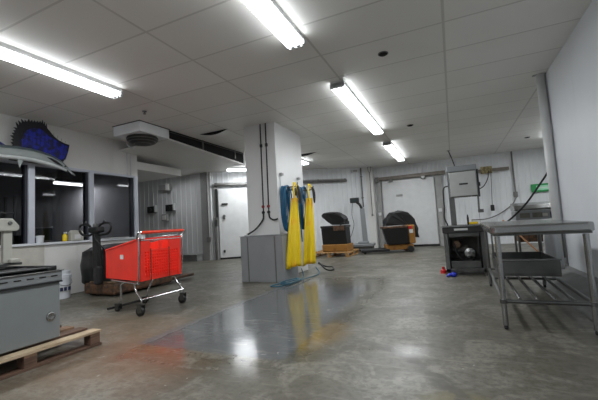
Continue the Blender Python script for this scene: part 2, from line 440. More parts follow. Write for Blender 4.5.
for i, (a, b, rz) in enumerate(((0.945, 2.915, 0), (3.03, 3.835, 0), (3.95, 4.745, 0))):
    g = struct(MB().box(-0.004, 0.004, -(b-a)/2, (b-a)/2, 0.835, 1.99), 'window_%d' % (i+1), m_glass)
    g.location = (WX-0.05, (a+b)/2, 0); g.rotation_euler.z = rz
# office interior
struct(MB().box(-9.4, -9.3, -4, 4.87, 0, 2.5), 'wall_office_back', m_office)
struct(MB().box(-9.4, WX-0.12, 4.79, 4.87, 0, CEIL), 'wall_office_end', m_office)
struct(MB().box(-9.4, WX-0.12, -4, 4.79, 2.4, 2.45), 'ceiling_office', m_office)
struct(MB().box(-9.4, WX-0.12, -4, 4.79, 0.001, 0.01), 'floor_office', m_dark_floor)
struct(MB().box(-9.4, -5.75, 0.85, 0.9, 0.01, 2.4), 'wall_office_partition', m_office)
ol = thing('office_lamp', 'fluorescent lamp hanging inside the office behind the middle window', 'lamp', (-7.0, 4.42, 2.40))
for y in (-0.25, 0.25): MB().tube([(0,y,0),(0,y,-0.36)], 0.006, 6).build('hanger', m_galv, ol)
MB().prism([(-0.1,-0.40),(0.1,-0.40),(0.05,-0.35),(-0.05,-0.35)], 'y', -0.33, 0.33).build('housing', m_steeld, ol, 0.004)
MB().tube([(0,-0.31,-0.425),(0,0.31,-0.425)], 0.022, 12).build('tube', m_tube, ol)
lamp(ol, 0.1, 0.6, 12.0, -0.45)
ct = thing('workbench', 'dark workbench behind the office windows', 'workbench', (-6.6, 2.9, 0.01))
MB().box(-0.4, 0.4, -1.6, 1.6, 0.72, 0.76).build('worktop', m_steeld, ct, 0.005)
for sx in (-0.35, 0.35):
    for sy in (-1.5, 1.5): MB().box(sx-0.025, sx+0.025, sy-0.025, sy+0.025, 0, 0.72).build('leg', m_steeld, ct)
sh = thing('storage_rack', 'dim grey storage rack against the back of the office', 'rack', (-9.05, 3.4, 0.01))
for z in (0.3, 0.9, 1.5): MB().box(-0.2, 0.2, -1.0, 1.0, z, z+0.03).build('shelf', m_steeld, sh)
for sy in (-0.98, 0.98):
    for sx in (-0.18, 0.18): MB().box(sx-0.02, sx+0.02, sy-0.02, sy+0.02, 0, 1.9).build('upright', m_steeld, sh)
for i, (y, z, s, m, lab) in enumerate(((2.7, 0.93, 0.3, m_cream, 'pale carton on the office rack, middle shelf'), (3.3, 0.93, 0.36, m_steeld, 'grey carton on the office rack, middle shelf'), (3.9, 1.53, 0.3, m_trim, 'light grey carton on the top shelf of the office rack'))):
    b = thing('carton', lab, 'box', (-9.05, y, z+0.012))
    MB().box(-0.15, 0.15, -s/2, s/2, 0, s*0.8).build('carton_body', m, b, 0.01); MB().box(-0.152, 0.152, -0.025, 0.025, s*0.8-0.001, s*0.8+0.003).build('tape', m_woodl, b)

# canopy over the alcove, and the dropped slab below the ceiling
struct(MB().box(WX-0.10, WX, YE, 6.08, 2.17, 2.33).box(-10.5, WX-0.1, YE, 6.08, 2.17, 2.20), 'trim_7', m_wallL, bevel=0.004)
slab = MB()
slab.loft([[(-10.4, 4.47, 2.38),(-4.40, 4.47, 2.49),(-4.40, 4.47, 2.52),(-10.4, 4.47, 2.41)],
           [(-10.4, 6.86, 2.34),(-4.40, 6.86, 2.38),(-4.40, 6.86, 2.41),(-10.4, 6.86, 2.37)]])
cut = thing('hung_drip_tray', 'wide white drip tray slab hung under the ceiling behind the blower box', 'tray', (0,0,0))
cut.location = (-4.4, 4.46, 2.4)
for o_ in (slab.build('panel', m_wallL, cut, 0.004),): o_.matrix_parent_inverse = Matrix.Translation((4.4, -4.46, -2.4))
fl = MB().loft([[(-0.03,0.02,0.122),(-0.01,0.02,0.122),(-0.01,0.02,0.269),(-0.03,0.02,0.269)],[(-0.03,2.38,0.014),(-0.01,2.38,0.014),(-0.01,2.38,0.269),(-0.03,2.38,0.269)]])
fl.build('gap_shade', m_dark, cut)  # near-black sheet fills the open gap, standing for its shade
MB().box(-0.009, 0.004, 0.05, 2.38, 0.235, 0.245).build('angle_rail', m_galv, cut)
for y in (0.9, 2.0): MB().box(-0.008, 0.008, y, y+0.04, 0.08, 0.27).build('hanger', m_galv, cut)

# evaporator / blower box
ev = thing('blower_unit', 'white square blower box with round dark fan housing hung from the ceiling', 'blower', (-4.66, 4.15, CEIL))
MB().box(-0.31, 0.29, -0.31, 0.31, -0.17, -0.002).build('casing', m_brwhite, ev, 0.008)
MB().box(-0.32, 0.30, -0.32, 0.32, -0.012, 0).build('top_flange', m_blackp, ev)
MB().lathe([(0.235,-0.165),(0.25,-0.19),(0.235,-0.235),(0.17,-0.275),(0.05,-0.285)], (0,0.0,0), 32).build('fan_housing', m_fan, ev, smooth=True)
for r, z in ((0.24,-0.215),(0.21,-0.25),(0.13,-0.28)):
    MB().tube([(r*math.cos(a*PI/16), r*math.sin(a*PI/16), z) for a in range(32)], 0.006, 6, True).build('guard_ring', m_galv, ev)
MB().tube(spline([(-0.32,0.0,-0.1),(-0.38,0.0,-0.2),(-0.36,0.1,-0.28),(-0.22,0.1,-0.26)]), 0.012).build('drain_hose', m_white, ev)
for dy in (0.42, 0.50):
    tag(MB().tube([(WX+0.02, 4.2+dy, 2.66),(WX+0.02, 4.2+dy, 2.03)], 0.008, 8).build('thin_conduit', m_white),
        'thin white conduit running down the office header, %s of the pair' % ('left' if dy < 0.45 else 'right'), 'conduit', 'thin white conduits on the office header')

# ------------------------------------------------------------------ ceiling lights
def light(name_label, x, y0, y1, proto=[None], zoff=0.0):
    L = y1 - y0
    t = thing('fluorescent_light', name_label, 'ceiling light', (x, (y0+y1)/2, CEIL), 0, 'fluorescent ceiling lights')
    h = L/2
    MB().prism([(-0.085,-0.001),(0.085,-0.001),(0.085,-0.045),(0.07,-0.06),(-0.07,-0.06),(-0.085,-0.045)], 'y', -h, h).build('housing', m_white, t, 0.003)
    d = MB().prism([(-0.085,-0.060),(0.085,-0.060),(0.092,-0.074),(0.078,-0.088),(-0.078,-0.088),(-0.092,-0.074)], 'y', -h+0.03, h-0.03)
    d.build('diffuser', m_lamp, t)
    for s in (-1, 1):
        MB().box(-0.094, 0.094, s*h-(0.028 if s>0 else 0), s*h+(0.028 if s<0 else 0), -0.091, -0.03).build('end_cap', m_sheet, t, 0.006)
        for k in (-0.06, 0, 0.06): MB().lathe([(0.018,0),(0.018,0.03)], (k, s*(h+0.0)-0.015, -0.085), 12, 'y').build('lamp_holder', m_white, t)
    lamp(t, 0.15, L-0.1, TUBE_W*L/2.44, -0.093)
    return t
light('fluorescent light at the upper left edge, over the office windows', -3.66, 0.46, 2.90)
light('fluorescent light at the top middle, cut off by the photo edge', -1.24, 0.50, 2.95)
light('long fluorescent light right of the pillar, nearest after the top one', -1.20, 4.1, 6.8)
light('short-looking distant fluorescent light right of the pillar, before the sliding door', -1.23, 7.9, 10.3)
light('fluorescent light seen behind the pillar top edge', -3.66, 7.0, 8.9)
t = thing('fluorescent_light', 'fluorescent light tucked behind the hung slab, above the left far door', 'ceiling light', (-5.42, 8.40, CEIL), OANG, 'fluorescent ceiling lights')
lamp(t, 0.9, 0.12, 12.0, -0.112)
MB().box(-0.5, 0.5, -0.06, 0.06, -0.06, 0).build('housing', m_white, t, 0.004); MB().box(-0.48, 0.48, -0.07, 0.07, -0.11, -0.06).build('diffuser', m_lamp, t, 0.01)
light('short added fluorescent light brightening the alcove, hidden beyond the hung tray slab', -7.6, 7.25, 7.65)  # lamp added out of view to brighten the alcove wall
light('added fluorescent fill light behind the camera on the middle row', -1.2, -3.2, -0.8)  # added fill lamp, unseen behind the camera
light('added fluorescent fill light behind the camera on the left row', -3.66, -3.2, -0.8)  # second unseen lamp, added to even out the room light
light('added fluorescent fill light, unseen in the bay beyond the right wall', 2.3, 7.6, 10.0)  # unseen lamp added to fill the bay with light

# ceiling fittings
for x, y, r, lab in ((-0.54, 3.70, 0.045, 'dark round hole in the ceiling near the pillar light'), (-0.60, 6.84, 0.05, 'small dark ceiling fitting beside the long light'), (1.80, 9.72, 0.05, 'small dark ceiling fitting near the far right corner')):
    t = thing('ceiling_fitting', lab, 'ceiling fitting', (x, y, CEIL))
    MB().lathe([(r*1.25,-0.001),(r*1.25,-0.006),(r,-0.008)], seg=20).build('rim', m_galv, t)
    MB().lathe([(r,-0.008),(r*0.9,-0.016),(r*0.4,-0.02)], seg=20).build('dark_core', m_dark, t)
t = thing('sprinkler_head', 'small sprinkler head on the ceiling above the blower box', 'sprinkler', (-3.99, 3.60, CEIL))
MB().lathe([(0.035,-0.001),(0.03,-0.01),(0.012,-0.012),(0.012,-0.03)], seg=16).build('escutcheon', m_galv, t)
MB().lathe([(0.022,-0.04),(0.022,-0.044)], seg=16).tube([(0.01,0,-0.02),(0.01,0,-0.045)],0.003,6).tube([(-0.01,0,-0.02),(-0.01,0,-0.045)],0.003,6).build('deflector', m_galv, t)
def flap(x, y, L, W, lab, rz=0.0):
    t = thing('sagging_ceiling_panel', lab, 'ceiling panel', (x, y, CEIL), rz)
    n = 8
    top = [(-L/2+L*i/n, 0, -0.004-0.06*math.sin(PI*i/n)) for i in range(n+1)]
    MB().loft([[(p[0],-0.01,p[2]-0.006),(p[0],W,-0.006),(p[0],W,-0.002),(p[0],-0.01,p[2])] for p in top]).build('bent_panel', m_wallL, t)
    MB().loft([[(p[0],-0.006,p[2]*0.9),(p[0],0.0,p[2]*0.9),(p[0],0.0,-0.001),(p[0],-0.006,-0.001)] for p in top]).build('dark_gap', m_dark, t)  # near-black strip in place of the shade inside the gap
flap(-3.85, 5.02, 0.62, 0.2, 'sagging ceiling panel with dark gap left of the pillar')
flap(-3.35, 7.9, 0.8, 0.25, 'sagging ceiling panel with dark gap right of the pillar')

# ------------------------------------------------------------------ pillar
struct(MB().box(-3.27, -2.66, 5.13, 6.25, 0, CEIL), 'pillar', m_pillar, bevel=0.006)
st = struct(MB().box(-3.235, -2.46, 4.80, 5.35, 0, 0.735), 'pillar_base', m_galvsheet, bevel=0.008)
bxm = MB()
bxm.box(-3.10, -3.085, 4.794, 4.80, 0.0, 0.72).box(-2.60, -2.585, 4.794, 4.80, 0.0, 0.72)
struct(bxm, 'trim_8', m_galv)
cr = struct(MB().box(-2.466, -2.452, 4.79, 4.81, 0, 0.74).box(-3.245, -2.452, 4.79, 5.36, 0.735, 0.742), 'trim_9', m_galvsheet)
for i, (xt, xb, side) in enumerate(((-2.93, -2.95, 'left'), (-2.825, -2.845, 'right'))):
    c = thing('black_conduit', '%s black conduit down the front of the pillar with its hose' % side, 'conduit', (xt, 5.12, 0.74), 0, 'black conduits on the pillar')
    MB().tube([(0,0,CEIL-0.74),(xb-xt,0,0.36)], 0.011).build('pipe', m_black, c)
    MB().lathe([(0.01,1.51),(0.024,1.525),(0.024,1.565),(0.01,1.58)], (0,-0.005,0), 14).build('coupling', m_black, c)
    for z in (0.36, 0.46): MB().lathe([(0.012,z),(0.026,z+0.012),(0.026,z+0.038),(0.012,z+0.05)], (xb-xt,-0.005,0), 14).build('valve_joint', m_black if z < 0.4 else m_redd, c)
    if i == 0: ctrl = [(xb-xt,0,0.36),(-0.03,-0.02,0.26),(-0.14,-0.06,0.12),(-0.26,-0.10,0.04),(-0.31,-0.12,0.02)]
    else: ctrl = [(xb-xt,0,0.36),(0.01,-0.03,0.29),(0.08,-0.05,0.25),(0.13,-0.045,0.25),(0.165,-0.03,0.262)]
    MB().tube(spline(ctrl), 0.014).build('hose', m_black, c)
    if i == 0: MB().box(-0.34,-0.28,-0.15,-0.09,0.003,0.03).build('hose_fitting', m_white, c, 0.006)

# hooks, hoses and aprons on the pillar's right face
def hook(y, lab):
    t = thing('hose_hook', lab, 'hook', (-2.66, y, 1.50), 0, 'hose hooks on the pillar')
    MB().box(0.0,0.012,-0.03,0.03,0.0,0.27).build('backplate', m_white, t, 0.004)
    MB().tube(spline([(0.01,0,0.05),(0.14,-0.01,0.03),(0.30,-0.03,0.03),(0.33,-0.03,0.09)]), 0.012).build('arm', m_galv, t)
    MB().box(0.0,0.05,-0.04,0.04,0.25,0.29).build('cap', m_trim, t, 0.006)
def hose_coil(y, lab, h0, h1, w_, m, x=-2.56, n=7):
    mb = MB()
    t = thing('coiled_hose', lab, 'hose', (x, y, h0))
    for k in range(n):
        pts = []; c = (h1-h0)/2; rr = c*(1-0.035*random.random()); ww = w_*(0.75+0.25*random.random()); ox = (k-n/2)*0.016
        for a in range(28):
            th = 2*PI*a/28; pts.append((ox+0.01*math.sin(th*2+k), ww*math.cos(th)+0.01*math.sin(3*th+k), c+rr*math.sin(th) - (0.02*k if math.sin(th) < 0 else 0)*0.3))
        MB().tube(pts, 0.0105, 8, True).build('hose_loop', m, t, smooth=True)
    return t
hook(5.26, 'nearer white hook holding a coiled blue hose'); hook(5.98, 'farther white hook holding a coiled blue hose')
hose_coil(5.24, 'coiled blue hose on the nearer pillar hook', 0.80, 1.56, 0.13, m_blue)
hose_coil(5.96, 'coiled blue hose on the farther pillar hook', 0.80, 1.60, 0.15, m_blue)
def apron(x, y, z0, z1, wt, wb, skew, lab, seed):
    t = thing('hanging_apron', lab, 'apron', (x, y, z0), math.radians(-30), 'yellow aprons on the pillar')
    rnd = random.Random(seed); ph = rnd.random()*6
    def sheet(zb, zt, wa, wb_, off, amp, m, name, sk):
        nz, ny = 22, 32; rings = []
        for i in range(nz+1):
            u = i/nz; z = zb + (zt-zb)*u; W = wa + (wb_-wa)*(1-u)**0.75
            fr, bk = [], []
            for j in range(ny+1):
                v = j/ny-0.5
                yy = v*W + sk*(1-u)
                d = amp*(1.15-u*0.6)*(math.sin(v*15+ph+u*1.5)+0.45*math.sin(v*29+ph*2-u*3)) + off - 0.22*v*v
                zz = z + ((0.035*v+0.012*math.sin(v*9+ph)) if i == 0 else 0)
                fr.append((d+0.007, yy, zz)); bk.append((d-0.007, yy, zz))
            rings.append(fr + bk[::-1])
        MB().loft(rings).build(name, m, t, smooth=True)
    H = z1-z0
    sheet(0.0, H, wt, wb, 0.0, 0.020, m_yel, 'apron_skirt', skew)
    for q in (-1, 1): MB().tube(spline([(0.02,q*wt*0.42,H-0.04),(0.0,q*wt*0.4,H+0.12),(-0.03,q*0.01,H+0.26)]), 0.014).build('neck_strap', m_yel, t)
    MB().tube(spline([(0.03,0.02,H+0.2),(0.05,0.035,H+0.1),(0.06,0.03,H-0.1)]), [0.012,0.018,0.022,0.022,0.024,0.024,0.024,0.024,0.026,0.026,0.026,0.026,0.024,0.022,0.02,0.016,0.01]).build('buckle_strap', m_black, t)
apron(-2.31, 5.10, 0.21, 1.32, 0.11, 0.31, -0.10, 'yellow waterproof apron on the nearer pillar hook', 3)
apron(-2.34, 5.82, 0.17, 1.36, 0.14, 0.31, -0.09, 'yellow waterproof apron on the farther pillar hook', 9)
t = thing('hose_reel_bracket', 'grey metal bracket between the two hung aprons', 'bracket', (-2.66, 5.55, 1.38))
MB().box(0,0.22,-0.05,0.05,0.12,0.16).build('arm', m_galv, t, 0.006); MB().lathe([(0.05,0),(0.06,0.02),(0.06,0.08),(0.05,0.10)], (0.16,-0.05,0.08), 20, 'y').build('drum', m_steeld, t); MB().tube(spline([(0.16,0,0.05),(0.18,0.05,-0.2),(0.16,0.1,-0.5),(0.19,0.06,-0.8)]),0.011).build('hanging_hose', m_bluel, t)
# loops lying on the floor
fl = [(-2.40,5.35,0.14),(-2.33,5.25,0.03),(-2.28,5.0,0.014),(-2.27,4.6,0.014),(-2.38,4.40,0.014),(-2.50,4.45,0.014),(-2.40,4.75,0.014),(-2.30,4.95,0.03),(-2.33,5.05,0.03),(-2.39,4.85,0.035),(-2.42,4.6,0.035),(-2.33,4.47,0.035),(-2.24,4.6,0.035),(-2.22,4.9,0.03),(-2.20,5.3,0.014),(-2.22,5.7,0.014),(-2.34,5.85,0.1)]
tag(MB().tube(spline(fl), 0.009).build('floor_hose', m_bluel, smooth=True), 'teal hose end looped on the floor before the pillar base', 'hose')
fl2 = [(-2.3,5.9,0.18),(-2.16,5.9,0.05),(-2.1,6.1,0.02),(-2.25,6.5,0.02),(-2.3,6.3,0.05),(-2.36,6.05,0.14)]
tag(MB().tube(spline(fl2), 0.014).build('floor_hose', m_black, smooth=True), 'dark hose end curling under the farther apron', 'hose')

# ------------------------------------------------------------------ doors, rails and conduits on far walls
def on_oblique(name, label, cat, s, off, z): return thing(name, label, cat, ob(s, off, z), OANG)
# door_1: local x along the wall, -y towards the room
dr = MB().box(0.30, 1.75, -0.09, -0.03, 0.05, 2.14).build('door_1', m_white, None, 0.01, kind='structure'); dr.location = (AX, AY, 0); dr.rotation_euler.z = OANG
MB().box(0.40,0.58,-0.13,-0.09,1.64,1.69).build('door_handle', m_blackp, dr, 0.006)
MB().box(0.43,0.49,-0.13,-0.09,1.20,1.34).box(0.41,0.51,-0.125,-0.09,1.29,1.31).build('door_latch', m_steeld, dr, 0.004)
MB().box(0.40,0.46,-0.12,-0.09,0.20,0.28).build('floor_guide', m_blackp, dr, 0.006)
MB().box(0.30,1.75,-0.085,-0.035,0.0,0.05).build('bottom_seal', m_black, dr)
jb = MB().box(0.16,0.28,-0.06,-0.02,0.0,2.2).build('trim_10', m_trim, None, 0.004, kind='structure'); jb.location = (AX,AY,0); jb.rotation_euler.z = OANG
jb = MB().box(0.225,0.275,-0.10,-0.06,1.27,2.14).build('door_gap_shade', m_black, None, kind='structure'); jb.location = (AX,AY,0); jb.rotation_euler.z = OANG  # black strip painted for the shade in the gap beside the door
t = on_oblique('latch_post', 'grey latch post beside the left far door', 'post', 0.2, 0.05, 0)
MB().box(-0.05,0.03,-0.06,0.0,0.0,1.26).build('post', m_steeld, t, 0.004); MB().box(-0.02,0.06,-0.09,-0.06,1.0,1.2).build('strike', m_blackp, t, 0.004)
def rail(s0, s1, lab, z=2.25):
    t = on_oblique('door_rail', lab, 'rail', s0, 0.1, z)
    L = s1-s0
    MB().tube([(0,-0.02,0),(L,-0.02,0)], 0.04, 14).build('rail_tube', m_galv, t)
    MB().box(0,L,-0.005,0.02,0.03,0.07).build('mounting_strip', m_trim, t)
    for k in (0.05, L/2, L-0.05): MB().box(k-0.03,k+0.03,-0.02,0.08,-0.03,0.07).build('rail_bracket', m_steeld, t, 0.004)
rail(0.2, 2.2, 'grey sliding rail above the left far door'); rail(2.5, 4.4, 'grey rail on the ribbed wall between pillar and scale')
t = on_oblique('wall_conduit', 'grey vertical conduit in the corner left of the far door', 'conduit', -0.02, 0.04, 0.55)
MB().tube([(0,0,0.1),(0,0,2.1)], 0.018).build('pipe', m_galv, t); MB().box(-0.06,0.06,-0.05,0.02,0.0,0.14).build('junction_box', m_steeld, t, 0.006); MB().tube([(-0.02,-0.02,2.05),(-0.12,-0.02,1.8)],0.01).build('stay', m_galv, t)

# door_2 on the far wall
d2 = MB().box(-2.06, -0.44, 11.50, 11.57, 0.06, 2.17).build('door_2', m_white, None, 0.01, kind='structure')
MB().box(-2.06, -0.44, 11.505, 11.565, 0.0, 0.06).build('bottom_seal', m_black, d2)
MB().box(-1.62, -1.42, 11.46, 11.50, 1.64, 1.70).build('door_plate', m_trim, d2, 0.004)
for a, b in ((-2.24, -2.10), (-0.42, -0.22)): struct(MB().box(a, b, 11.50, 11.59, 0, 2.2), 'trim_12', m_trim, bevel=0.005)
t = thing('door_rail', 'brown weathered sliding rail above the far middle door', 'rail', (-2.25, 11.45, 2.20))
MB().box(0, 2.15, -0.05, 0.05, 0, 0.11).build('rail_beam', m_rail, t, 0.01)
MB().box(0, 0.12, -0.07, 0.07, -0.04, 0.12).build('end_stop', m_steeld, t, 0.006)
for k in (0.5, 1.5): MB().box(k-0.06,k+0.06,-0.06,0.0,-0.08,0.02).build('roller_bracket', m_steeld, t, 0.006)
for x, z, lab in ((-0.33, 0.0, 'grey lower jamb post right of the far middle door'),(-2.17, 0, 'grey lower jamb post left of the far middle door')):
    t = thing('jamb_post', lab, 'post', (x, 11.44, 0)); MB().box(-0.06,0.06,-0.04,0.04,0,1.2).build('post', m_trim, t, 0.006); MB().box(-0.05,0.05,-0.06,-0.04,1.05,1.15).build('guide', m_white, t, 0.006)

# vertical pipe + conduit with hook, either side of the jog
t = thing('wall_pipe', 'grey vertical pipe dropping from the ceiling to the scale display', 'pipe', ob(4.93, 0.06, 1.35), OANG)
MB().tube([(0,0,0),(0,0,1.31)], 0.02).build('pipe', m_steeld, t)
for z in (0.3, 1.0): MB().box(-0.035,0.035,-0.02,0.03,z,z+0.03).build('clamp', m_steeld, t)
t = thing('wall_conduit', 'conduit with chain hook left of the far middle door', 'conduit', (-2.37, 11.17, 1.05))
MB().tube([(0,0,0.06),(0,0,1.40)], 0.012).build('pipe', m_galv, t)
MB().tube(spline([(0,0,1.40),(-0.04,0,1.5),(-0.05,0,1.62)]), 0.008).tube(spline([(0,0,1.40),(0.04,0,1.5),(0.05,0,1.62)]), 0.008).build('fork_stay', m_galv, t)
MB().lathe([(0.02,0),(0.035,0.02),(0.02,0.08)], seg=12).build('pull_handle', m_steeld, t)
t = thing('exit_lamp', 'small white lamp fixture high on the wall above the scale', 'wall lamp', ob(4.72, 0.04, 2.5), OANG)
MB().box(-0.12,0.12,-0.06,0.03,0,0.12).build('casing', m_white, t, 0.02); MB().box(-0.07,0.07,-0.07,-0.05,0.03,0.09).build('lens', m_trim, t, 0.01)

# ------------------------------------------------------------------ alcove wall fittings
for x, lab in ((-8.98, 'left black socket box on the ribbed alcove wall'), (-8.18, 'right black socket box on the ribbed alcove wall')):
    t = thing('socket_box', lab, 'socket box', (x, 8.36, 1.58), 0, 'black socket boxes in the alcove')
    MB().box(-0.17,0.13,-0.10,0.0,0.0,0.21).build('box_body', m_black, t, 0.01)
    MB().box(0.13,0.18,-0.09,0.0,0.02,0.24).build('side_plate', m_white, t, 0.006)
    MB().lathe([(0.05,-0.12),(0.06,-0.10)], (-0.02,0,0.1), 16, 'y').build('socket', m_blackp, t)
    MB().tube([(0.05,-0.03,0.21),(0.05,-0.03,0.65)], 0.02).build('conduit', m_ribA, t)
t = thing('switch_box', 'small grey switch box below the black alcove sockets', 'switch box', (-8.42, 8.35, 1.28))
MB().box(-0.12,0.12,-0.08,0,0,0.22).build('box_body', m_trim, t, 0.01); MB().box(-0.08,0.08,-0.09,-0.08,0.04,0.18).build('cover', m_wallL, t)
t = thing('junction_box', 'grey box high on the alcove wall under the canopy', 'junction box', (-8.25, 8.33, 2.26))
MB().box(-0.30,0.12,-0.12,0,0,0.18).build('box_body', m_trim, t, 0.012); MB().box(0.0,0.14,-0.14,-0.12,-0.02,0.2).build('side_plate', m_wallL, t)

# ------------------------------------------------------------------ sailfish mount on the office header
fx = -5.42
fish = thing('sailfish_mount', 'mounted sailfish with deep blue sail on the office wall', 'fish', (fx, 2.9, 1.85))
def L3(y, z, x=0.0): return (x, y-2.9, z-1.85)
stn = [(1.70,2.10,0.02),(1.85,2.11,0.05),(2.15,2.105,0.085),(2.50,2.075,0.10),(2.70,2.088,0.105),(2.88,2.085,0.105),(3.0,2.07,0.105),(3.12,2.05,0.10),(3.22,2.02,0.085),(3.30,1.99,0.07),(3.38,1.945,0.045),(3.45,1.895,0.02),(3.50,1.865,0.009)]
def fring(y, z, r, dz0=-1, dz1=1, k=1.0, n=20):
    return [L3(y, z + r*math.sin(a), 0.62*k*r*math.cos(a)) for a in [2*PI*i/n for i in range(n)]]
MB().loft([fring(s[0], s[1]+0.006, s[2]*0.86) for s in stn]).build('body', m_fish, fish, smooth=True)
MB().loft([[L3(y, z+0.006+0.86*r*(0.55+0.52*math.sin(a)), 0.58*r*0.85*math.cos(a)) for a in [PI*i/9 for i in range(10)]] + [L3(y, z+r*0.5, -0.1*r)] for y,z,r in stn[1:11]]).build('dark_back', m_fishd, fish, smooth=True)
MB().loft([[L3(y, z+0.006-0.86*r*(0.55+0.50*math.sin(a)), 0.58*r*0.85*math.cos(a)) for a in [PI*i/9 for i in range(10)]] + [L3(y, z-r*0.5, -0.1*r)] for y,z,r in stn[1:12]]).build('pale_belly', m_fishw, fish, smooth=True)
edge = [(2.66,2.15),(2.645,2.20)]
rr_ = random.Random(4); arcp = spline([(2.65,2.20,0),(2.655,2.34,0),(2.70,2.46,0),(2.79,2.56,0),(2.90,2.59,0),(3.01,2.60,0),(3.09,2.55,0)], 6)
for i_, p_ in enumerate(arcp):
    nx_, nz_ = (-1.0, 0.25) if i_ < 12 else ((-0.5, 0.9) if i_ < 20 else (0.1, 1.0))
    a_ = (0.045*rr_.random()+0.012) if i_ % 2 else -0.012
    edge.append((p_.x+nx_*a_, p_.y+nz_*a_))
edge += [(3.125,2.50),(3.18,2.44),(3.25,2.39),(3.33,2.36),(3.415,2.345),(3.395,2.24),(3.36,2.13),(3.30,2.04),(3.15,2.12),(2.95,2.16)]
MB().prism([(y-2.9, z-1.85) for y,z in edge], 'x', -0.008, 0.004).build('sail_edge', m_saild, fish)
inn = [(2.76,2.16),(2.75,2.28),(2.78,2.38),(2.83,2.45),(2.89,2.49),(2.97,2.505),(3.04,2.48),(3.10,2.42),(3.18,2.39),(3.27,2.345),(3.39,2.315),(3.375,2.22),(3.33,2.12),(3.25,2.07),(3.1,2.14),(2.9,2.17)]
MB().prism([(y-2.9, z-1.85) for y,z in inn], 'x', -0.004, 0.012).build('sail_membrane', m_sail, fish)
for i in range(13):
    y0 = 2.72 + i*0.052; y1 = y0 + 0.01 + i*0.004; zt = 2.40 + 0.15*math.sin(min(1.0, (i+2)/6)*PI/2) - max(0, i-6)*0.032
    MB().tube([L3(y0, 2.15-max(0,i-8)*0.015, 0.013), L3(y1, zt, 0.013)], 0.0018, 6).build('fin_ray', m_saild, fish)
MB().prism([(y-2.9, z-1.85) for y,z in ((2.69,2.0),(2.76,1.99),(2.735,1.94),(2.715,1.885),(2.70,1.93))], 'x', 0.03, 0.04).build('pelvic_fin', m_fish, fish)
MB().loft([[L3(y, z+h*s, 0.062+q) for s,q in ((1,0),(0,0.006),(-1,0),(0,-0.01))] for y,z,h in ((3.06,2.08,0.004),(3.12,2.06,0.018),(3.2,2.02,0.022),(3.27,1.985,0.006))]).build('pectoral_fin', m_saild, fish)
MB().prism([(y-2.9, z-1.85) for y,z in ((1.72,2.11),(1.60,2.35),(1.50,2.42),(1.60,2.10),(1.52,1.80),(1.62,1.88))], 'x', -0.008, 0.008).build('tail_fin', m_saild, fish)
MB().prism([(y-2.9, z-1.85) for y,z in ((2.35,2.17),(2.45,2.24),(2.56,2.18),(2.5,2.15))], 'x', -0.006, 0.01).build('small_fin', m_sail, fish)
MB().tube([L3(3.36,1.93,0.02), L3(3.47,1.85,0.01)], [0.012,0.004], 8).build('lower_jaw', m_saild, fish)
MB().lathe([(0.012,0.052),(0.012,0.06)], (0, 3.315-2.9, 1.985-1.85), 12, 'x').build('eye', m_saild, fish)
MB().box(-0.20,-0.02,-0.03,0.03,0.18,0.24).box(-0.20,-0.18,-0.2,0.3,0.17,0.26).build('wall_bracket', m_galv, fish)

# ------------------------------------------------------------------ things on the sill
sz = 0.836
t = thing('paper_cup_stack', 'white round tub standing on the sill before a window post', 'tub', (-5.62, 3.08, sz))
t.location = (-5.625, 3.10, sz)
MB().lathe([(0.045,0),(0.05,0.08),(0.054,0.08),(0.054,0.10),(0.04,0.10)], seg=24).build('tub', m_bucket, t); MB().lathe([(0.056,0.092),(0.056,0.104),(0.02,0.108)], seg=24).build('lid', m_white, t)
t = thing('monitor', 'small dark monitor inside the office window', 'monitor', (-6.28, 3.48, 0.772))
MB().box(-0.02,0.03,-0.18,0.18,0.08,0.32).build('casing', m_trim, t, 0.008); MB().box(0.03,0.034,-0.16,0.16,0.10,0.30).build('screen', m_screen, t); MB().tube([(0,0,0.01),(0,0,0.1)],0.02).build('stand', m_black, t); MB().box(-0.08,0.08,-0.1,0.1,0,0.012).build('foot', m_black, t)
t = thing('black_radio', 'black box with cables on the office sill', 'radio', (-6.26, 3.20, 0.772))
MB().box(-0.06,0.06,-0.09,0.07,0,0.2).build('casing', m_black, t, 0.01); MB().lathe([(0.04,0.062),(0.045,0.07)], (0,-0.01,0.1), 16, 'x').build('dial', m_blackp, t)
t = thing('white_box', 'white carton with rounded corner on the office sill', 'box', (-5.62, 3.63, sz))
MB().prism([(-0.10,0),(0.10,0),(0.10,0.13),(0.07,0.16),(-0.06,0.17),(-0.10,0.13)], 'x', -0.05, 0.05).build('carton', m_cream, t, 0.008); MB().box(0.05,0.052,-0.05,0.05,0.03,0.1).build('carton_label', m_white, t)
t = thing('yellow_spray_bottle', 'yellow spray bottle beside the white carton on the sill', 'bottle', (-5.62, 3.46, sz))
MB().lathe([(0.03,0),(0.034,0.02),(0.034,0.09),(0.014,0.12)], seg=16).build('bottle', m_yel, t, smooth=True); MB().box(-0.015,0.04,-0.012,0.012,0.12,0.145).build('spray_head', m_white, t, 0.004)
t = thing('folded_papers', 'pale folded papers lying on the sill near the far window', 'papers', (-5.61, 4.35, sz))
MB().box(-0.05,0.05,-0.25,0.25,0,0.012).build('paper_stack', m_white, t, 0.003); MB().box(-0.03,0.03,-0.1,0.08,0.0125,0.02).build('dark_notepad', m_blackp, t, 0.003)

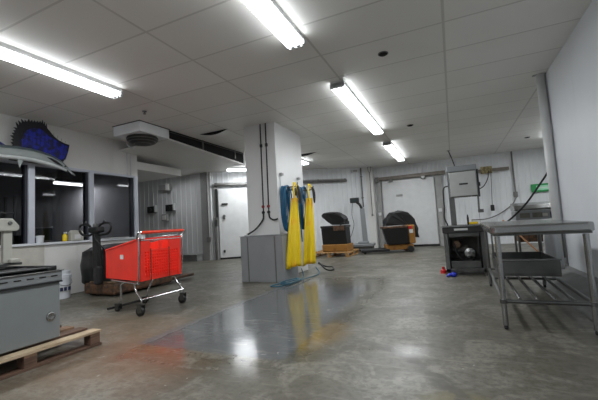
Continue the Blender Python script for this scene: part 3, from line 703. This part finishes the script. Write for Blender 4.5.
# ------------------------------------------------------------------ bucket
t = thing('plastic_bucket', 'white plastic pail with blue print by the office wall', 'bucket', (-5.36, 3.25, 0))
MB().lathe([(0.10,0),(0.105,0.01),(0.12,0.30),(0.127,0.30),(0.127,0.33),(0.123,0.33)], seg=32).build('pail', m_bucket, t, smooth=False)
MB().lathe([(0.13,0.331),(0.13,0.345),(0.112,0.35)], seg=32).lathe([(0.108,0.35),(0.112,0.40),(0.10,0.405)], seg=32).build('lid', m_bucket, t)
MB().lathe([(0.1125,0.09),(0.1175,0.20)], seg=32).build('label_band', m_sheet, t)
for a in range(3):
    MB().box(0.108,0.122,-0.09+a*0.055,-0.055+a*0.055,0.12,0.17).build('print_mark', m_ink, t)
MB().tube(spline([(0,-0.128,0.30),(0.09,-0.09,0.22),(0.125,0,0.19),(0.09,0.09,0.22),(0,0.128,0.30)]), 0.004, 6).build('wire_handle', m_galv, t)

# ------------------------------------------------------------------ pallets
def pallet(name, label, loc, rz, LX, LY, m1, m2, nb=6, h=0.12, group=None, edge=None, nblk=3, along=False):
    t = thing(name, label, 'pallet', loc, rz, group)
    for i in range(3):
        x = (-LX/2+0.045, 0, LX/2-0.045)[i]
        MB().box(x-0.045, x+0.045, -LY/2, LY/2, 0, 0.018).build('bottom_board', m1, t, 0.002)
        for j in range(nblk):
            y = -LY/2+0.05 + j*(LY-0.1)/(nblk-1)
            MB().box(x-0.04, x+0.04, y-0.04, y+0.04, 0.018, h-0.036).build('block', m1, t, 0.003)
        if not along: MB().box(x-0.045, x+0.045, -LY/2, LY/2, h-0.036, h-0.018).build('stringer_board', m2, t, 0.002)
    if along:
        for j in range(nblk):
            y = -LY/2+0.05 + j*(LY-0.1)/(nblk-1)
            MB().box(-LX/2+0.005, LX/2-0.005, y-0.04, y+0.04, h-0.036, h-0.018).build('stringer_board', m2, t, 0.002)
    for i in range(nb):
        if along:
            x = -LX/2 + 0.05 + i*(LX-0.1)/(nb-1)
            MB().box(x-0.05, x+0.05, -LY/2, LY/2, h-0.018, h).build('deck_board', edge if (edge and i == nb-1) else (m1 if i % 2 else m2), t, 0.002)
        else:
            y = -LY/2 + 0.05 + i*(LY-0.1)/(nb-1)
            MB().box(-LX/2, LX/2, y-0.05, y+0.05, h-0.018, h).build('deck_board', m1 if i % 2 else m2, t, 0.002)
    return t
pallet('wooden_pallet', 'worn wooden pallet under the grey machine at lower left', (-3.22, 1.185, 0), 0, 1.12, 1.47, m_woodd, m_wood, nb=7, edge=m_woodl, nblk=4, along=True)

# ------------------------------------------------------------------ grey packing machine
g = thing('packing_machine', 'low grey machine with black rails on top, standing on a pallet', 'machine', (-3.22, 1.0, 0.121))
MB().box(-0.42, 0.47, -0.62, 0.655, 0.015, 0.42).build('side_body', m_grey, g, 0.008)
MB().box(-0.435, 0.485, -0.63, 0.665, 0.42, 0.432).build('shadow_gap', m_black, g)
MB().box(-0.43, 0.48, -0.63, 0.665, 0.432, 0.505).build('upper_band', m_galvsheet, g, 0.004)
for i in range(16): MB().box(0.478, 0.483, -0.60+i*0.079, -0.555+i*0.079, 0.468, 0.476).build('vent_slot', m_dark, g)
MB().box(-0.43, 0.49, -0.63, 0.675, 0.505, 0.512).build('top_lip', m_steel, g, 0.002)
for i in range(9): MB().box(-0.38+i*0.1, -0.34+i*0.1, -0.61, 0.62, 0.5121, 0.535).build('top_rail', m_black, g, 0.006)
MB().box(-0.41, 0.46, 0.60, 0.64, 0.5121, 0.545).build('end_bar', m_black, g, 0.006)
MB().box(0.42, 0.46, -0.62, 0.58, 0.5121, 0.54).build('edge_bar', m_black, g, 0.006)
MB().box(-0.30, -0.02, -0.50, 0.35, 0.536, 0.56).build('raised_plate', m_blackp, g, 0.01)
MB().lathe([(0.034,0.470),(0.03,0.477),(0.018,0.474),(0.005,0.472)], (0, 0.59, 0.18), 24, 'x').build('round_knob', m_steel, g, smooth=True)
for x in (-0.3, 0.3):
    for y in (-0.5, 0.5): MB().box(x-0.06, x+0.06, y-0.06, y+0.06, 0, 0.016).build('foot', m_black, g)
# sealing head standing on it
a = thing('sealing_head', 'cream overhead arm on a post above the grey machine', 'machine head', (-3.25, 1.30, 0.682))
MB().box(-0.10, 0.12, -0.35, 0.30, 0.0, 0.02).build('base_plate', m_steeld, a, 0.004)
MB().box(0.085, 0.125, 0.17, 0.23, 0.02, 0.30).build('post', m_cream, a, 0.006)
MB().box(0.06, 0.16, 0.20, 0.27, 0.02, 0.05).build('post_foot', m_cream, a, 0.008)
MB().prism([(-0.8,0.265),(0.25,0.265),(0.265,0.28),(0.265,0.305),(0.22,0.36),(-0.8,0.37)], 'x', 0.04, 0.15).build('arm', m_cream, a, 0.006)
MB().lathe([(0.016,0.152),(0.012,0.162)], (0, 0.20, 0.325), 14, 'x').build('pivot_bolt', m_steeld, a)
MB().box(-0.02,0.12,-0.15,0.06,0.02,0.12).build('red_motor', mat('dark_red_paint', (110,30,30), 0.5), a, 0.01)
MB().tube([(0.1,-0.05,0.265),(0.1,-0.05,0.12)], 0.02).tube([(0.1,0.05,0.27),(0.1,0.05,0.1)], 0.012).build('plunger', m_chrome, a)
MB().box(0.0,0.10,-0.12,0.02,0.13,0.20).build('clamp_block', m_blackp, a, 0.01)

# ------------------------------------------------------------------ shopping cart (rear faces +x)
c = thing('shopping_cart', 'red plastic shopping cart with chrome frame before the covered pallet truck', 'shopping cart', (-3.10, 3.0, 0))
RW, FW = 0.31, 0.17          # half widths rear and front
zb, zt, zfb, zft = 0.36, 0.825, 0.37, 0.70
xf = -0.72
def lerp(a, b, t): return tuple(a[i]+(b[i]-a[i])*t for i in range(3))
# side walls: solid red plastic, tapered towards the front
for s in (-1, 1):
    q = [(-0.02, s*RW, zt-0.02), (-0.02, s*(RW-0.02), zb), (xf, s*(FW-0.01), zfb), (xf, s*FW, zft)]
    i_ = [(p[0], p[1]-s*0.012, p[2]) for p in q]
    MB().loft([q, i_]).build('side_wall', m_red, c, 0.004)
    MB().tube([(-0.01, s*RW, zt-0.01),(xf, s*FW, zft)], 0.012).build('top_rim', m_red, c)
MB().loft([[(xf,-FW,zft),(xf,-FW,zfb),(xf,FW,zfb),(xf,FW,zft)],[(xf-0.012,-FW,zft),(xf-0.012,-FW,zfb),(xf-0.012,FW,zfb),(xf-0.012,FW,zft)]]).build('front_wall', m_red, c, 0.004)
MB().loft([[(-0.02,-RW+0.02,zb),(xf,-FW+0.01,zfb),(xf,FW-0.01,zfb),(-0.02,RW-0.02,zb)],[(-0.02,-RW+0.02,zb+0.012),(xf,-FW+0.01,zfb+0.012),(xf,FW-0.01,zfb+0.012),(-0.02,RW-0.02,zb+0.012)]]).build('bottom_tray', m_red, c, 0.003)
# rear gate: rim, lattice and two windows
gate = MB()
def gx(z): return 0.0 - 0.02*(1-(z-zb)/(zt-zb))
def gbar(y0, y1, z0, z1, th=0.012): gate.box(gx((z0+z1)/2)-th/2, gx((z0+z1)/2)+th/2, y0, y1, z0, z1)
W = RW-0.01
gbar(-W, W, zt-0.035, zt); gbar(-W, W, zb, zb+0.05)
gbar(-W, -W+0.05, zb, zt); gbar(W-0.05, W, zb, zt)
zz = zb+0.05
while zz < zt-0.16:
    gbar(-W, W, zz, zz+0.009); zz += 0.033
gbar(-W, W, zz, zz+0.02)
yy = -W+0.05
while yy < W-0.05:
    gbar(yy, yy+0.009, zb+0.03, zz); yy += 0.033
gbar(-W, -0.17, zz, zt); gbar(0.10, W, zz, zt); gbar(-0.045, -0.015, zz, zt)
gate.build('rear_gate', m_red, c)
for y in (-0.17, 0.10): MB().box(0.004, 0.010, y-0.004, y+0.004, zb, zt-0.12).build('gate_rib', m_skirt, c)
# white sticker on the near side wall
yl = -(RW + (FW-RW)*0.5) - 0.008
MB().box(-0.38, -0.33, yl-0.004, yl-0.001, 0.60, 0.65).build('sticker', m_white, c)
# handle
MB().tube([(0.03,-0.31,0.885),(0.03,0.31,0.89)], 0.017, 14).build('handle_grip', m_redh, c)
for s in (-1, 1):
    MB().tube(spline([(0.03,s*0.31,0.888),(0.03,s*0.345,0.888),(0.01,s*0.345,0.86),(-0.03,s*0.32,0.82)]), 0.011).build('handle_end', m_chrome, c)
    MB().tube(spline([(0.0,s*0.325,0.84),(0.0,s*0.325,0.60),(-0.03,s*0.315,0.37),(-0.10,s*0.30,0.325),(-0.08,s*0.30,0.26),(0.0,s*0.31,0.17),(0.0,s*0.31,0.13)]), 0.009).build('frame_tube', m_chrome, c, smooth=True)
    MB().tube(spline([(-0.30,s*0.24,0.345),(-0.40,s*0.23,0.30),(-0.44,s*0.20,0.20),(-0.47,s*0.19,0.10)]), 0.011).build('front_leg', m_chrome, c, smooth=True)
    MB().tube([(-0.02,s*0.31,0.335),(-0.62,s*0.18,0.352)], 0.010).build('under_rail', m_chrome, c)
    for x, r, y in ((0.0, 0.05, s*0.31), (-0.50, 0.03, s*0.19)):
        cs = MB().box(x-0.03, x+0.03, y-0.028, y-0.022, r*0.8, r*2+0.03).box(x-0.03, x+0.03, y+0.022, y+0.028, r*0.8, r*2+0.03).box(x-0.03, x+0.03, y-0.028, y+0.028, r*2+0.02, r*2+0.03)
        cso = cs.build('caster', m_steeld, c, 0.002)
        MB().lathe([(r*0.5,-0.018),(r,-0.014),(r,0.014),(r*0.5,0.018)], (x-0.015, y, r), 24, 'y').build('wheel', m_black, cso)
        MB().lathe([(r*0.35,-0.021),(r*0.35,0.021)], (x-0.015, y, r), 12, 'y').build('hub', m_galv, cso)
MB().tube([(0,-0.31,0.17),(0,0.31,0.17)], 0.011).build('rear_crossbar', m_chrome, c)
MB().tube([(-0.56,-0.28,0.045),(-0.56,0.33,0.045)], 0.014).build('front_bumper_bar', m_blackp, c)
MB().tube([(0.0,-0.30,0.80),(0.0,0.30,0.80)], 0.009).build('gate_hinge_bar', m_chrome, c)
MB().box(-0.02,0.02,-0.30,-0.25,0.81,0.88).build('seat_bracket', m_sheet, c, 0.008)
MB().tube(spline([(-0.03,-0.26,0.80),(0.0,-0.05,0.83),(0.0,0.2,0.84),(0.02,0.30,0.87)]), 0.007).build('seat_wire', m_chrome, c)

# ------------------------------------------------------------------ covered pallet trucks
def drape(t, prof, x0, x1, name='cover', m=m_tarp, axis='x', seed=1, amp=0.02, nx=14):
    """sheet-like solid: closed profile (u,z) swept along an axis with folds"""
    rnd = random.Random(seed); rings = []
    # densify
    pts = []
    n = len(prof)
    for i in range(n):
        a_, b_ = prof[i], prof[(i+1) % n]
        for k in range(4): pts.append((a_[0]+(b_[0]-a_[0])*k/4, a_[1]+(b_[1]-a_[1])*k/4))
    cu = sum(p[0] for p in pts)/len(pts); cz = sum(p[1] for p in pts)/len(pts)
    for i in range(nx+1):
        u = i/nx; x = x0+(x1-x0)*u
        sc = 1 - 0.10*(abs(2*u-1))**3
        ring = []
        for j, p in enumerate(pts):
            f = amp*(math.sin(j*1.3+seed+u*4)+math.sin(u*19+seed*2+p[1]*6)*0.7)
            uu = cu+(p[0]-cu)*sc*(1+f); zz_ = cz+(p[1]-cz)*sc*(1+f*0.7)
            if zz_ < prof_min(prof)+0.001: zz_ = prof_min(prof)+0.001
            ring.append((x+0.3*f, uu, zz_) if axis == 'x' else (uu, x+0.3*f, zz_))
        rings.append(ring)
    return MB().loft(rings).build(name, m, t, smooth=(name == 'cover'))
def prof_min(p): return min(q[1] for q in p)

k = thing('pallet_truck', 'pallet truck under black sheeting by the office wall, behind the cart', 'pallet truck', (-4.84, 3.80, 0))
drape(k, [(-0.34,0.16),(0.42,0.14),(0.42,0.60),(0.34,0.72),(0.10,0.76),(-0.18,0.73),(-0.32,0.66),(-0.36,0.45)], -0.44, 0.34, 'cover', m_tarp, 'x', 2, 0.03)
MB().box(-0.30,0.36,-0.37,0.75,0.03,0.19).build('base_skirt', m_skirt, k, 0.03)
MB().box(-0.18,0.34,-0.36,0.70,0.19,0.22).build('deck_plate', m_rusty, k, 0.01)
for x in (-0.15, 0.22):
    MB().box(x-0.08,x+0.08,0.7,1.35,0.05,0.10).build('fork', m_skirt, k, 0.01)
for x in (-0.2, 0.3):
    MB().lathe([(0.04,-0.03),(0.07,-0.025),(0.07,0.025),(0.04,0.03)], (x,-0.28,0.07), 20, 'x').build('drive_wheel', m_black, k)
MB().box(0.060,0.150,-0.480,-0.400,0.420,0.960).build('tiller_column', m_black, k, 0.015)
MB().box(0.07,0.17,-0.48,-0.38,0.19,0.46).build('tiller_base', m_blackp, k, 0.03)
MB().box(0.010,0.220,-0.510,-0.380,0.930,1.020).build('tiller_head', m_black, k, 0.03)
for s in (-1, 1):
    MB().tube(spline([(0.1+s*0.08,-0.46,1.0),(0.1+s*0.14,-0.46,1.055),(0.1+s*0.30,-0.46,1.06),(0.1+s*0.34,-0.46,1.0),(0.1+s*0.28,-0.46,0.92),(0.1+s*0.12,-0.46,0.90),(0.1+s*0.05,-0.46,0.93)]), 0.016).build('handle_loop', m_black, k, smooth=True)
    MB().lathe([(0.012,-0.0),(0.016,0.03),(0.008,0.06)], (0.1+s*0.20,-0.46,1.06), 12).build('thumb_knob', m_blackp, k)
MB().lathe([(0.03,0),(0.035,0.03),(0.02,0.05)], (0.11,-0.46,1.02), 16).build('key_switch', m_galv, k)
MB().tube(spline([(0.1,-0.47,0.93),(0.16,-0.5,0.85),(0.22,-0.45,0.74),(0.18,-0.38,0.68)]), 0.009).build('cable', m_blackp, k)

# stacker 2 on its pallet against the oblique wall
pallet('wooden_pallet', 'yellowish wooden pallet by the ribbed wall, right of the aprons', (-3.02, 9.05, 0), 0.0, 1.05, 1.1, m_woody, m_woody, 6, 0.13)
k = thing('electric_stacker', 'yellow and black electric truck standing on the far pallet', 'pallet truck', (-2.92, 9.05, 0.131))
MB().box(-0.34,0.34,-0.36,0.3,0.0,0.19).build('chassis', m_mach, k, 0.02)
MB().loft([[(-0.34,-0.30,0.19),(0.34,-0.30,0.19),(0.34,0.10,0.19),(-0.34,0.10,0.19)],[(-0.34,-0.36,0.64),(0.33,-0.36,0.64),(0.33,0.10,0.66),(-0.34,0.10,0.66)]]).build('battery_box', m_black, k, 0.015)
MB().box(-0.35,0.35,-0.385,0.12,0.63,0.69).build('box_lid', m_blackp, k, 0.012)
MB().box(0.02,0.32,-0.395,-0.385,0.55,0.68).build('dusty_panel', m_skirt, k, 0.004)
drape(k, [(-0.36,0.96),(-0.30,1.05),(0.02,1.06),(0.22,0.99),(0.34,0.84),(0.34,0.70),(-0.06,0.70),(-0.24,0.84)], -0.30, 0.06, 'handle_cover', m_tarp, 'y', 5, 0.06, 7)
MB().tube([(0.15,-0.1,0.69),(0.0,-0.1,0.95)], 0.03).build('tiller', m_black, k)

# stacker 3 with dome cover, forks towards the camera's left
k = thing('electric_stacker', 'yellow electric truck with tall black cover before the far door', 'pallet truck', (-1.42, 9.75, 0), 0.36)
MB().box(-0.34,0.36,-0.20,0.35,0.07,0.21).build('chassis', m_mach, k, 0.02)
MB().box(0.20,0.42,-0.22,0.30,0.22,0.72).build('motor_hood', m_mach, k, 0.03)
MB().loft([[(-0.32,-0.26,0.22),(0.25,-0.26,0.22),(0.25,-0.02,0.22),(-0.32,-0.02,0.22)],[(-0.46,-0.36,0.66),(0.20,-0.36,0.66),(0.22,-0.02,0.68),(-0.44,-0.02,0.68)]]).build('battery_box', m_black, k, 0.015)
MB().box(-0.47,0.22,-0.375,0.0,0.655,0.71).build('box_lid', m_skirt, k, 0.012)
MB().box(0.26,0.36,-0.235,-0.222,0.50,0.60).build('white_tag', m_white, k, 0.003)
MB().box(0.24,0.34,-0.24,-0.222,0.62,0.69).build('red_tag', m_redp, k, 0.003)
drape(k, [(-0.36,0.72),(-0.30,0.92),(-0.12,1.08),(0.10,1.13),(0.34,1.08),(0.50,0.88),(0.58,0.60),(0.58,0.36),(0.44,0.36),(0.38,0.60),(0.28,0.72)], -0.05, 0.38, 'handle_cover', m_tarp, 'y', 8, 0.04, 7)
for y in (-0.2, 0.18):
    MB().box(-1.05,-0.3,y-0.09,y+0.09,0.05,0.115).build('fork', m_blackp, k, 0.01)
    MB().lathe([(0.02,-0.03),(0.035,-0.025),(0.035,0.025),(0.02,0.03)], (-0.95,y,0.036), 16, 'y').build('fork_roller', m_black, k)
for y in (-0.25, 0.25): MB().lathe([(0.05,-0.04),(0.085,-0.035),(0.085,0.035),(0.05,0.04)], (0.26,y,0.086), 20, 'y').build('wheel', m_black, k)

# platform scale
k = thing('platform_scale', 'grey floor platform scale with column and dark display by the wall', 'scale', (-2.63, 10.45, 0), 0.1)
MB().box(-0.36,0.40,-0.30,0.28,0.14,0.21).build('platform', m_galvsheet, k, 0.01)
MB().box(-0.32,0.36,-0.26,0.24,0.05,0.14).build('base', m_steeld, k, 0.01)
for x in (-0.26, 0.30):
    for y in (-0.2, 0.18): MB().lathe([(0.03,0),(0.03,0.05)], (x,y,0), 12).build('foot', m_black, k)
MB().box(-0.10,0.22,0.0,0.25,0.21,0.27).build('column_foot', m_galvsheet, k, 0.02)
MB().loft([[(0.04,0.08,0.19),(0.20,0.08,0.19),(0.20,0.17,0.19),(0.04,0.17,0.19)],[(0.02,0.08,1.30),(0.15,0.08,1.30),(0.15,0.17,1.30),(0.02,0.17,1.30)]]).build('column', m_galvsheet, k, 0.006)
MB().tube(spline([(0.08,0.12,1.28),(0.02,0.10,1.42),(-0.06,0.08,1.50)]), 0.04).build('neck', m_blackp, k)
MB().box(-0.26,0.02,-0.02,0.10,1.48,1.64).build('display_head', m_blackp, k, 0.02)
MB().box(-0.22,-0.02,-0.026,-0.02,1.52,1.60).build('display_window', m_screen, k)
MB().tube(spline([(-0.2,0.06,1.48),(-0.24,0.1,1.1),(-0.20,0.1,0.8),(-0.32,0.1,0.45),(-0.42,0.1,0.35)]), 0.008).build('cable', m_black, k)

# ------------------------------------------------------------------ meat saw with open lower cabinet
k = thing('band_saw', 'stainless meat band saw with open cabinet, left of the steel table', 'band saw', (0.12, 5.85, 0))
cab = MB().box(-0.27,-0.21,-0.28,0.28,0.05,0.62).box(0.22,0.27,-0.28,0.28,0.05,0.62).box(-0.27,0.27,0.25,0.28,0.05,0.62).box(-0.27,0.27,-0.28,0.28,0.05,0.10).box(-0.20,0.20,-0.28,-0.25,0.56,0.62)
cab.build('cabinet', m_steeld, k, 0.005)
MB().box(-0.20,0.20,-0.20,0.235,0.10,0.20).build('drip_pan', m_steeld, k, 0.004)
MB().box(-0.20,0.20,0.235,0.25,0.10,0.56).build('cabinet_back', m_cabin, k)
MB().lathe([(0.03,-0.06),(0.075,-0.05),(0.085,0.0),(0.085,0.1),(0.05,0.12)], (0.07,0.0,0.30), 32, 'y').build('lower_wheel', m_steel, k)
MB().lathe([(0.05,-0.12),(0.06,0.1)], (-0.05,0.05,0.36), 20, 'z' and 'x').build('motor', m_cabin, k)
MB().lathe([(0.05,-0.12),(0.065,-0.08)], (-0.10,0,0.44), 20, 'y').build('pulley', m_rusty, k)
MB().tube(spline([(-0.15,-0.1,0.5),(-0.1,-0.15,0.3),(0.0,-0.14,0.2),(0.12,-0.1,0.22)]), 0.015).build('drive_belt', m_black, k)
MB().box(-0.30,0.38,-0.32,0.34,0.705,0.73).build('table_top', m_steel, k, 0.005)
MB().box(-0.28,0.30,-0.30,0.30,0.62,0.705).build('table_trough', m_cabind, k, 0.01)
MB().box(-0.12,0.06,-0.306,-0.300,0.655,0.685).build('name_plate', m_white, k)
for x in (-0.25, 0.25):
    for y in (-0.25, 0.25): MB().tube([(x,y,0.0),(x,y,0.06)], 0.018).build('foot', m_steeld, k)
MB().box(-0.15,-0.07,0.02,0.12,0.73,1.62).build('column', m_steeld, k, 0.008)
MB().box(-0.15,0.27,-0.06,0.16,1.55,1.64).build('head_cap', m_galvsheet, k, 0.012)
MB().box(-0.13,0.26,-0.08,0.14,1.15,1.55).build('upper_housing', m_steel, k, 0.015)
MB().box(-0.115,0.245,-0.092,-0.08,1.165,1.535).build('housing_door', m_lightsteel, k, 0.006)
MB().box(0.01,0.13,-0.10,-0.092,1.335,1.36).build('door_badge', m_blackp, k)
MB().box(0.262,0.30,-0.05,0.0,1.30,1.36).box(0.26,0.285,-0.06,0.0,1.14,1.56).build('door_hinge', m_blackp, k, 0.004)
MB().tube([(0.255,-0.02,1.16),(0.25,-0.02,0.93)], 0.013).build('blade_guide', m_steeld, k)
MB().box(0.235,0.31,-0.05,0.01,0.90,0.95).build('guide_block', m_galv, k, 0.006)
MB().tube([(0.25,-0.02,0.93),(0.25,-0.02,0.73)], 0.003, 6).build('blade', m_steel, k)
MB().tube(spline([(-0.15,0.08,1.35),(-0.22,0.06,1.30),(-0.23,0.05,1.0),(-0.24,0.0,0.85),(-0.20,-0.04,0.73)]), 0.010).build('side_hose', m_black, k)
MB().lathe([(0.012,0),(0.014,0.10),(0.006,0.15)], (0.02+0.06,-0.2,0.73), 12).build('bottle_stop', m_black, k)
t = thing('yellow_tool', 'small yellow and white scraper lying on the saw table', 'tool', (0.27, 5.70, 0.733))
MB().box(-0.06,0.06,-0.04,0.04,0,0.035).build('body', m_yel, t, 0.012); MB().box(-0.03,0.05,-0.03,0.03,0.0351,0.05).build('top_plate', m_white, t, 0.006)
t = thing('red_cap', 'small red cap lying on the floor left of the saw', 'cap', (-0.20, 5.78, 0))
MB().lathe([(0.045,0),(0.045,0.05),(0.03,0.06)], seg=20).build('cap', m_redp, t); MB().lathe([(0.02,0.06),(0.02,0.10)], seg=12).build('spout', m_redp, t)
t = thing('blue_glove', 'crumpled blue glove on the floor before the saw', 'glove', (-0.06, 5.45, 0))
gl = MB(); gl.lathe([(0.02,0.0),(0.045,0.015),(0.04,0.05),(0.015,0.065)], (0,0,0), 12)
gl.build('palm', m_bluep, t, smooth=True)
for i in range(4): MB().tube(spline([(0.0,-0.02+i*0.015,0.03),(-0.05,-0.04+i*0.028,0.03),(-0.09+0.01*(i%2),-0.06+i*0.035,0.014)]), [0.013]*16+[0.009], 8).build('finger', m_bluep, t, smooth=True)

# ------------------------------------------------------------------ stainless table
k = thing('steel_table', 'stainless work table with undershelf tray along the right wall', 'table', (0.60, 3.85, 0), math.radians(-1.8))
TX0, TX1, TY0, TY1 = -0.325, 0.30, -0.93, 0.95
tp = MB().prism([(TX0+0.03,TY0),(TX1-0.03,TY0),(TX1,TY0+0.03),(TX1,TY1),(TX0,TY1),(TX0,TY0+0.03)], 'z', 0.702, 0.768)
tp.build('table_top', m_steel, k, 0.015)
MB().box(TX0+0.02, TX1-0.02, TY0+0.02, TY1-0.02, 0.69, 0.703).build('underframe', m_steeld, k)
for x in (TX0+0.045, TX1-0.045):
    for y in (TY0+0.07, TY1-0.07):
        lg = MB().tube([(x,y,0.03),(x,y,0.685)], 0.019, 14).build('leg', m_steel if y < 0 else m_steeld, k, smooth=False)
        MB().lathe([(0.012,0),(0.016,0.01),(0.012,0.035)], (x,y,0), 12).build('foot', m_black, lg)
        MB().lathe([(0.026,0.19),(0.026,0.22)], (x,y,0), 14).build('collar', m_steeld, lg)
x0, x1, y0, y1 = TX0+0.045, TX1-0.045, TY0+0.07, TY1-0.07
for y in (y0, y1): MB().tube([(x0,y,0.205),(x1,y,0.205)], 0.015).build('lower_rail', m_steeld, k)
for x in (x0, x1): MB().tube([(x,y0,0.205),(x,y1,0.205)], 0.015).build('side_rail', m_steeld, k)
for i in range(4):
    x = x0 + (i+1)*(x1-x0)/5
    MB().tube([(x,y0,0.222),(x,y1,0.222)], 0.012).build('shelf_slat', m_steel, k)
MB().tube([(x0,0.2,0.205),(x1,0.2,0.205)], 0.012).build('cross_brace', m_steeld, k)
ty = MB().box(x0+0.02,x1-0.05,-0.28,-0.265,0.315,0.44).box(x0+0.02,x1-0.05,0.50,0.515,0.315,0.44).box(x0+0.02,x0+0.03,-0.28,0.515,0.315,0.44).box(x1-0.06,x1-0.05,-0.28,0.515,0.315,0.44).box(x0+0.02,x1-0.05,-0.28,0.515,0.30,0.315)
ty.build('tray', m_steeld, k, 0.004)
MB().box(x0+0.015,x1-0.04,-0.295,-0.265,0.435,0.45).build('tray_rim', m_steel, k, 0.004)
for x in (x0, x1): MB().tube([(x,-0.2,0.45),(x,-0.2,0.67)], 0.008).build('tray_hanger', m_steeld, k)
t = thing('plastic_sheet', 'crumpled milky plastic hanging from the table end by the pipe', 'plastic sheet', (1.02, 4.88, 0.18))
rings = []
for i in range(11):
    u = i/10; z = 0.56*u; wq = 0.10*(1-0.55*u)
    rings.append([(wq*math.cos(a)*(1+0.25*math.sin(3*a+u*5)), 0.05*math.sin(a)*(1+0.3*math.sin(5*a+u*3)), z) for a in [2*PI*j/20 for j in range(20)]])
MB().loft(rings).build('sheet', m_sheet, t, smooth=True); MB().tube([(0,0,0.55),(-0.1,0,0.58)], 0.008).build('twisted_neck', m_sheet, t)

# white round post at the end of the right wall
t = thing('white_pipe', 'tall white round pipe at the end of the right wall', 'pipe', (1.218, 5.38, 0.155))
MB().tube([(0,0,0),(0,0,CEIL-0.15)], 0.052, 24).build('pipe', m_white, t, smooth=True)
MB().lathe([(0.075,0),(0.075,0.03),(0.062,0.035)], seg=24).build('foot_collar', m_trim, t); MB().box(-0.09,0.06,-0.03,0.03,CEIL-0.16,CEIL-0.142).build('top_bracket', m_trim, t)

# ------------------------------------------------------------------ steel unit behind the table
k = thing('steel_sink_unit', 'stainless unit with sloped shiny lid behind the work table', 'steel unit', (1.45, 7.95, 0))
MB().prism([(-0.25,0.93),(-0.18,1.0),(0.25,1.06),(0.25,0.90),(-0.25,0.90)], 'x', -0.36, 0.42).build('sloped_lid', m_steel, k, 0.01)
MB().box(-0.35,0.41,-0.24,0.25,0.72,0.895).build('control_band', m_galvsheet, k, 0.008)
MB().box(-0.37,0.43,-0.27,0.25,0.66,0.70).build('shelf', m_steel, k, 0.008)
for x, m in ((-0.2, m_cabin), (0.0, m_cabin)): MB().box(x-0.08,x+0.08,-0.246,-0.24,0.76,0.85).build('vent_panel', m, k)
MB().box(0.08,0.16,-0.248,-0.24,0.78,0.83).build('yellow_label', m_cream, k); MB().box(0.20,0.34,-0.248,-0.24,0.75,0.85).build('blue_label', m_ink, k)
MB().box(-0.32,0.38,-0.20,0.22,0.30,0.55).build('lower_cabinet', m_skirt, k, 0.01)
for x in (-0.33, 0.39):
    for y in (-0.22, 0.22): MB().tube([(x,y,0),(x,y,0.7)], 0.02).build('leg', m_steeld, k)
t = thing('push_broom', 'tan wooden broom handle leaning behind the work table', 'broom', (1.36, 7.0, 0))
MB().tube([(0.02,0,0.05),(-0.55,0.1,0.75)], 0.014).build('handle', m_tan, t); MB().box(-0.10,0.14,-0.03,0.03,0.02,0.06).build('broom_head', m_tan, t, 0.01); MB().box(-0.10,0.14,-0.028,0.028,0,0.02).build('bristles', m_black, t)
t = thing('heavy_cable', 'thick black cable slanting down before the green sign', 'cable', (1.16, 7.62, 1.03))
MB().tube(spline([(-0.26,-0.15,-0.34),(-0.12,-0.15,-0.22),(0.10,-0.12,0.0),(0.34,-0.08,0.32),(0.52,0,0.58),(0.64,0.05,0.9),(0.75,0.1,1.3),(0.8,0.1,1.63)]), 0.017).build('cable', m_black, t, smooth=True)

# green sign, wall conduits, stained bracket on the far wall
t = thing('green_sign', 'green and white sign on the far wall near the right pipe', 'sign', (2.09, 11.52, 1.42))
MB().box(0,0.50,0,0.03,0,0.23).build('sign_board', m_green, t, 0.004); MB().box(0.12,0.46,-0.004,0,0.05,0.18).build('sign_panel', mat('pale_green_panel',(150,214,178),0.5), t); MB().box(0.15,0.43,-0.007,-0.004,0.10,0.13).build('sign_stripe', m_white, t)
t = thing('wall_conduit', 'thin vertical conduit with elbow box on the far wall', 'conduit', (1.70, 11.50, 0.7))
MB().tube([(0,0,0.7),(0,0,1.95)], 0.022).build('pipe', m_galv, t); MB().box(-0.05,0.05,-0.03,0.05,0.62,0.78).build('elbow_box', m_galv, t, 0.01)
MB().tube(spline([(0,-0.02,0.62),(-0.12,-0.05,0.42),(-0.45,-0.06,0.18),(-0.8,-0.06,0.05),(-1.2,-0.06,0.04)]), 0.016).build('slack_cable', m_galv, t)
t = thing('wall_rail', 'stained metal rail with cords above the saw on the far wall', 'rail', (0.45, 11.48, 2.13))
MB().box(0,1.15,-0.02,0.03,0,0.09).build('rail_bar', m_rail, t, 0.006); MB().box(0.42,0.72,-0.04,0.0,-0.05,0.16).build('stained_plate', mat('yellowed_plate',(150,140,96),0.6,0,0.2,16,col2=(100,86,56),thr=0.5), t, 0.01)
MB().tube(spline([(0.62,-0.05,0.03),(0.58,-0.06,-0.2),(0.45,-0.07,-0.42),(0.25,-0.07,-0.52)]), 0.014).build('looped_cord', m_black, t)
MB().tube([(0.68,-0.04,0.0),(0.63,-0.04,-0.98)], 0.008).build('hanging_cord', m_black, t); MB().box(0.58,0.68,-0.08,-0.01,-1.16,-0.98).build('plug', m_black, t, 0.02)
t = thing('hanging_flex', 'short dark cord dropping from the ceiling above the saw', 'cord', (0.04, 10.1, CEIL))
MB().tube(spline([(0,0,-0.01),(0.07,0,-0.24),(0.13,0,-0.48)]), 0.014).build('cord', m_black, t); MB().lathe([(0.04,-0.02),(0.04,-0.002)], seg=16).build('ceiling_rose', m_trim, t)
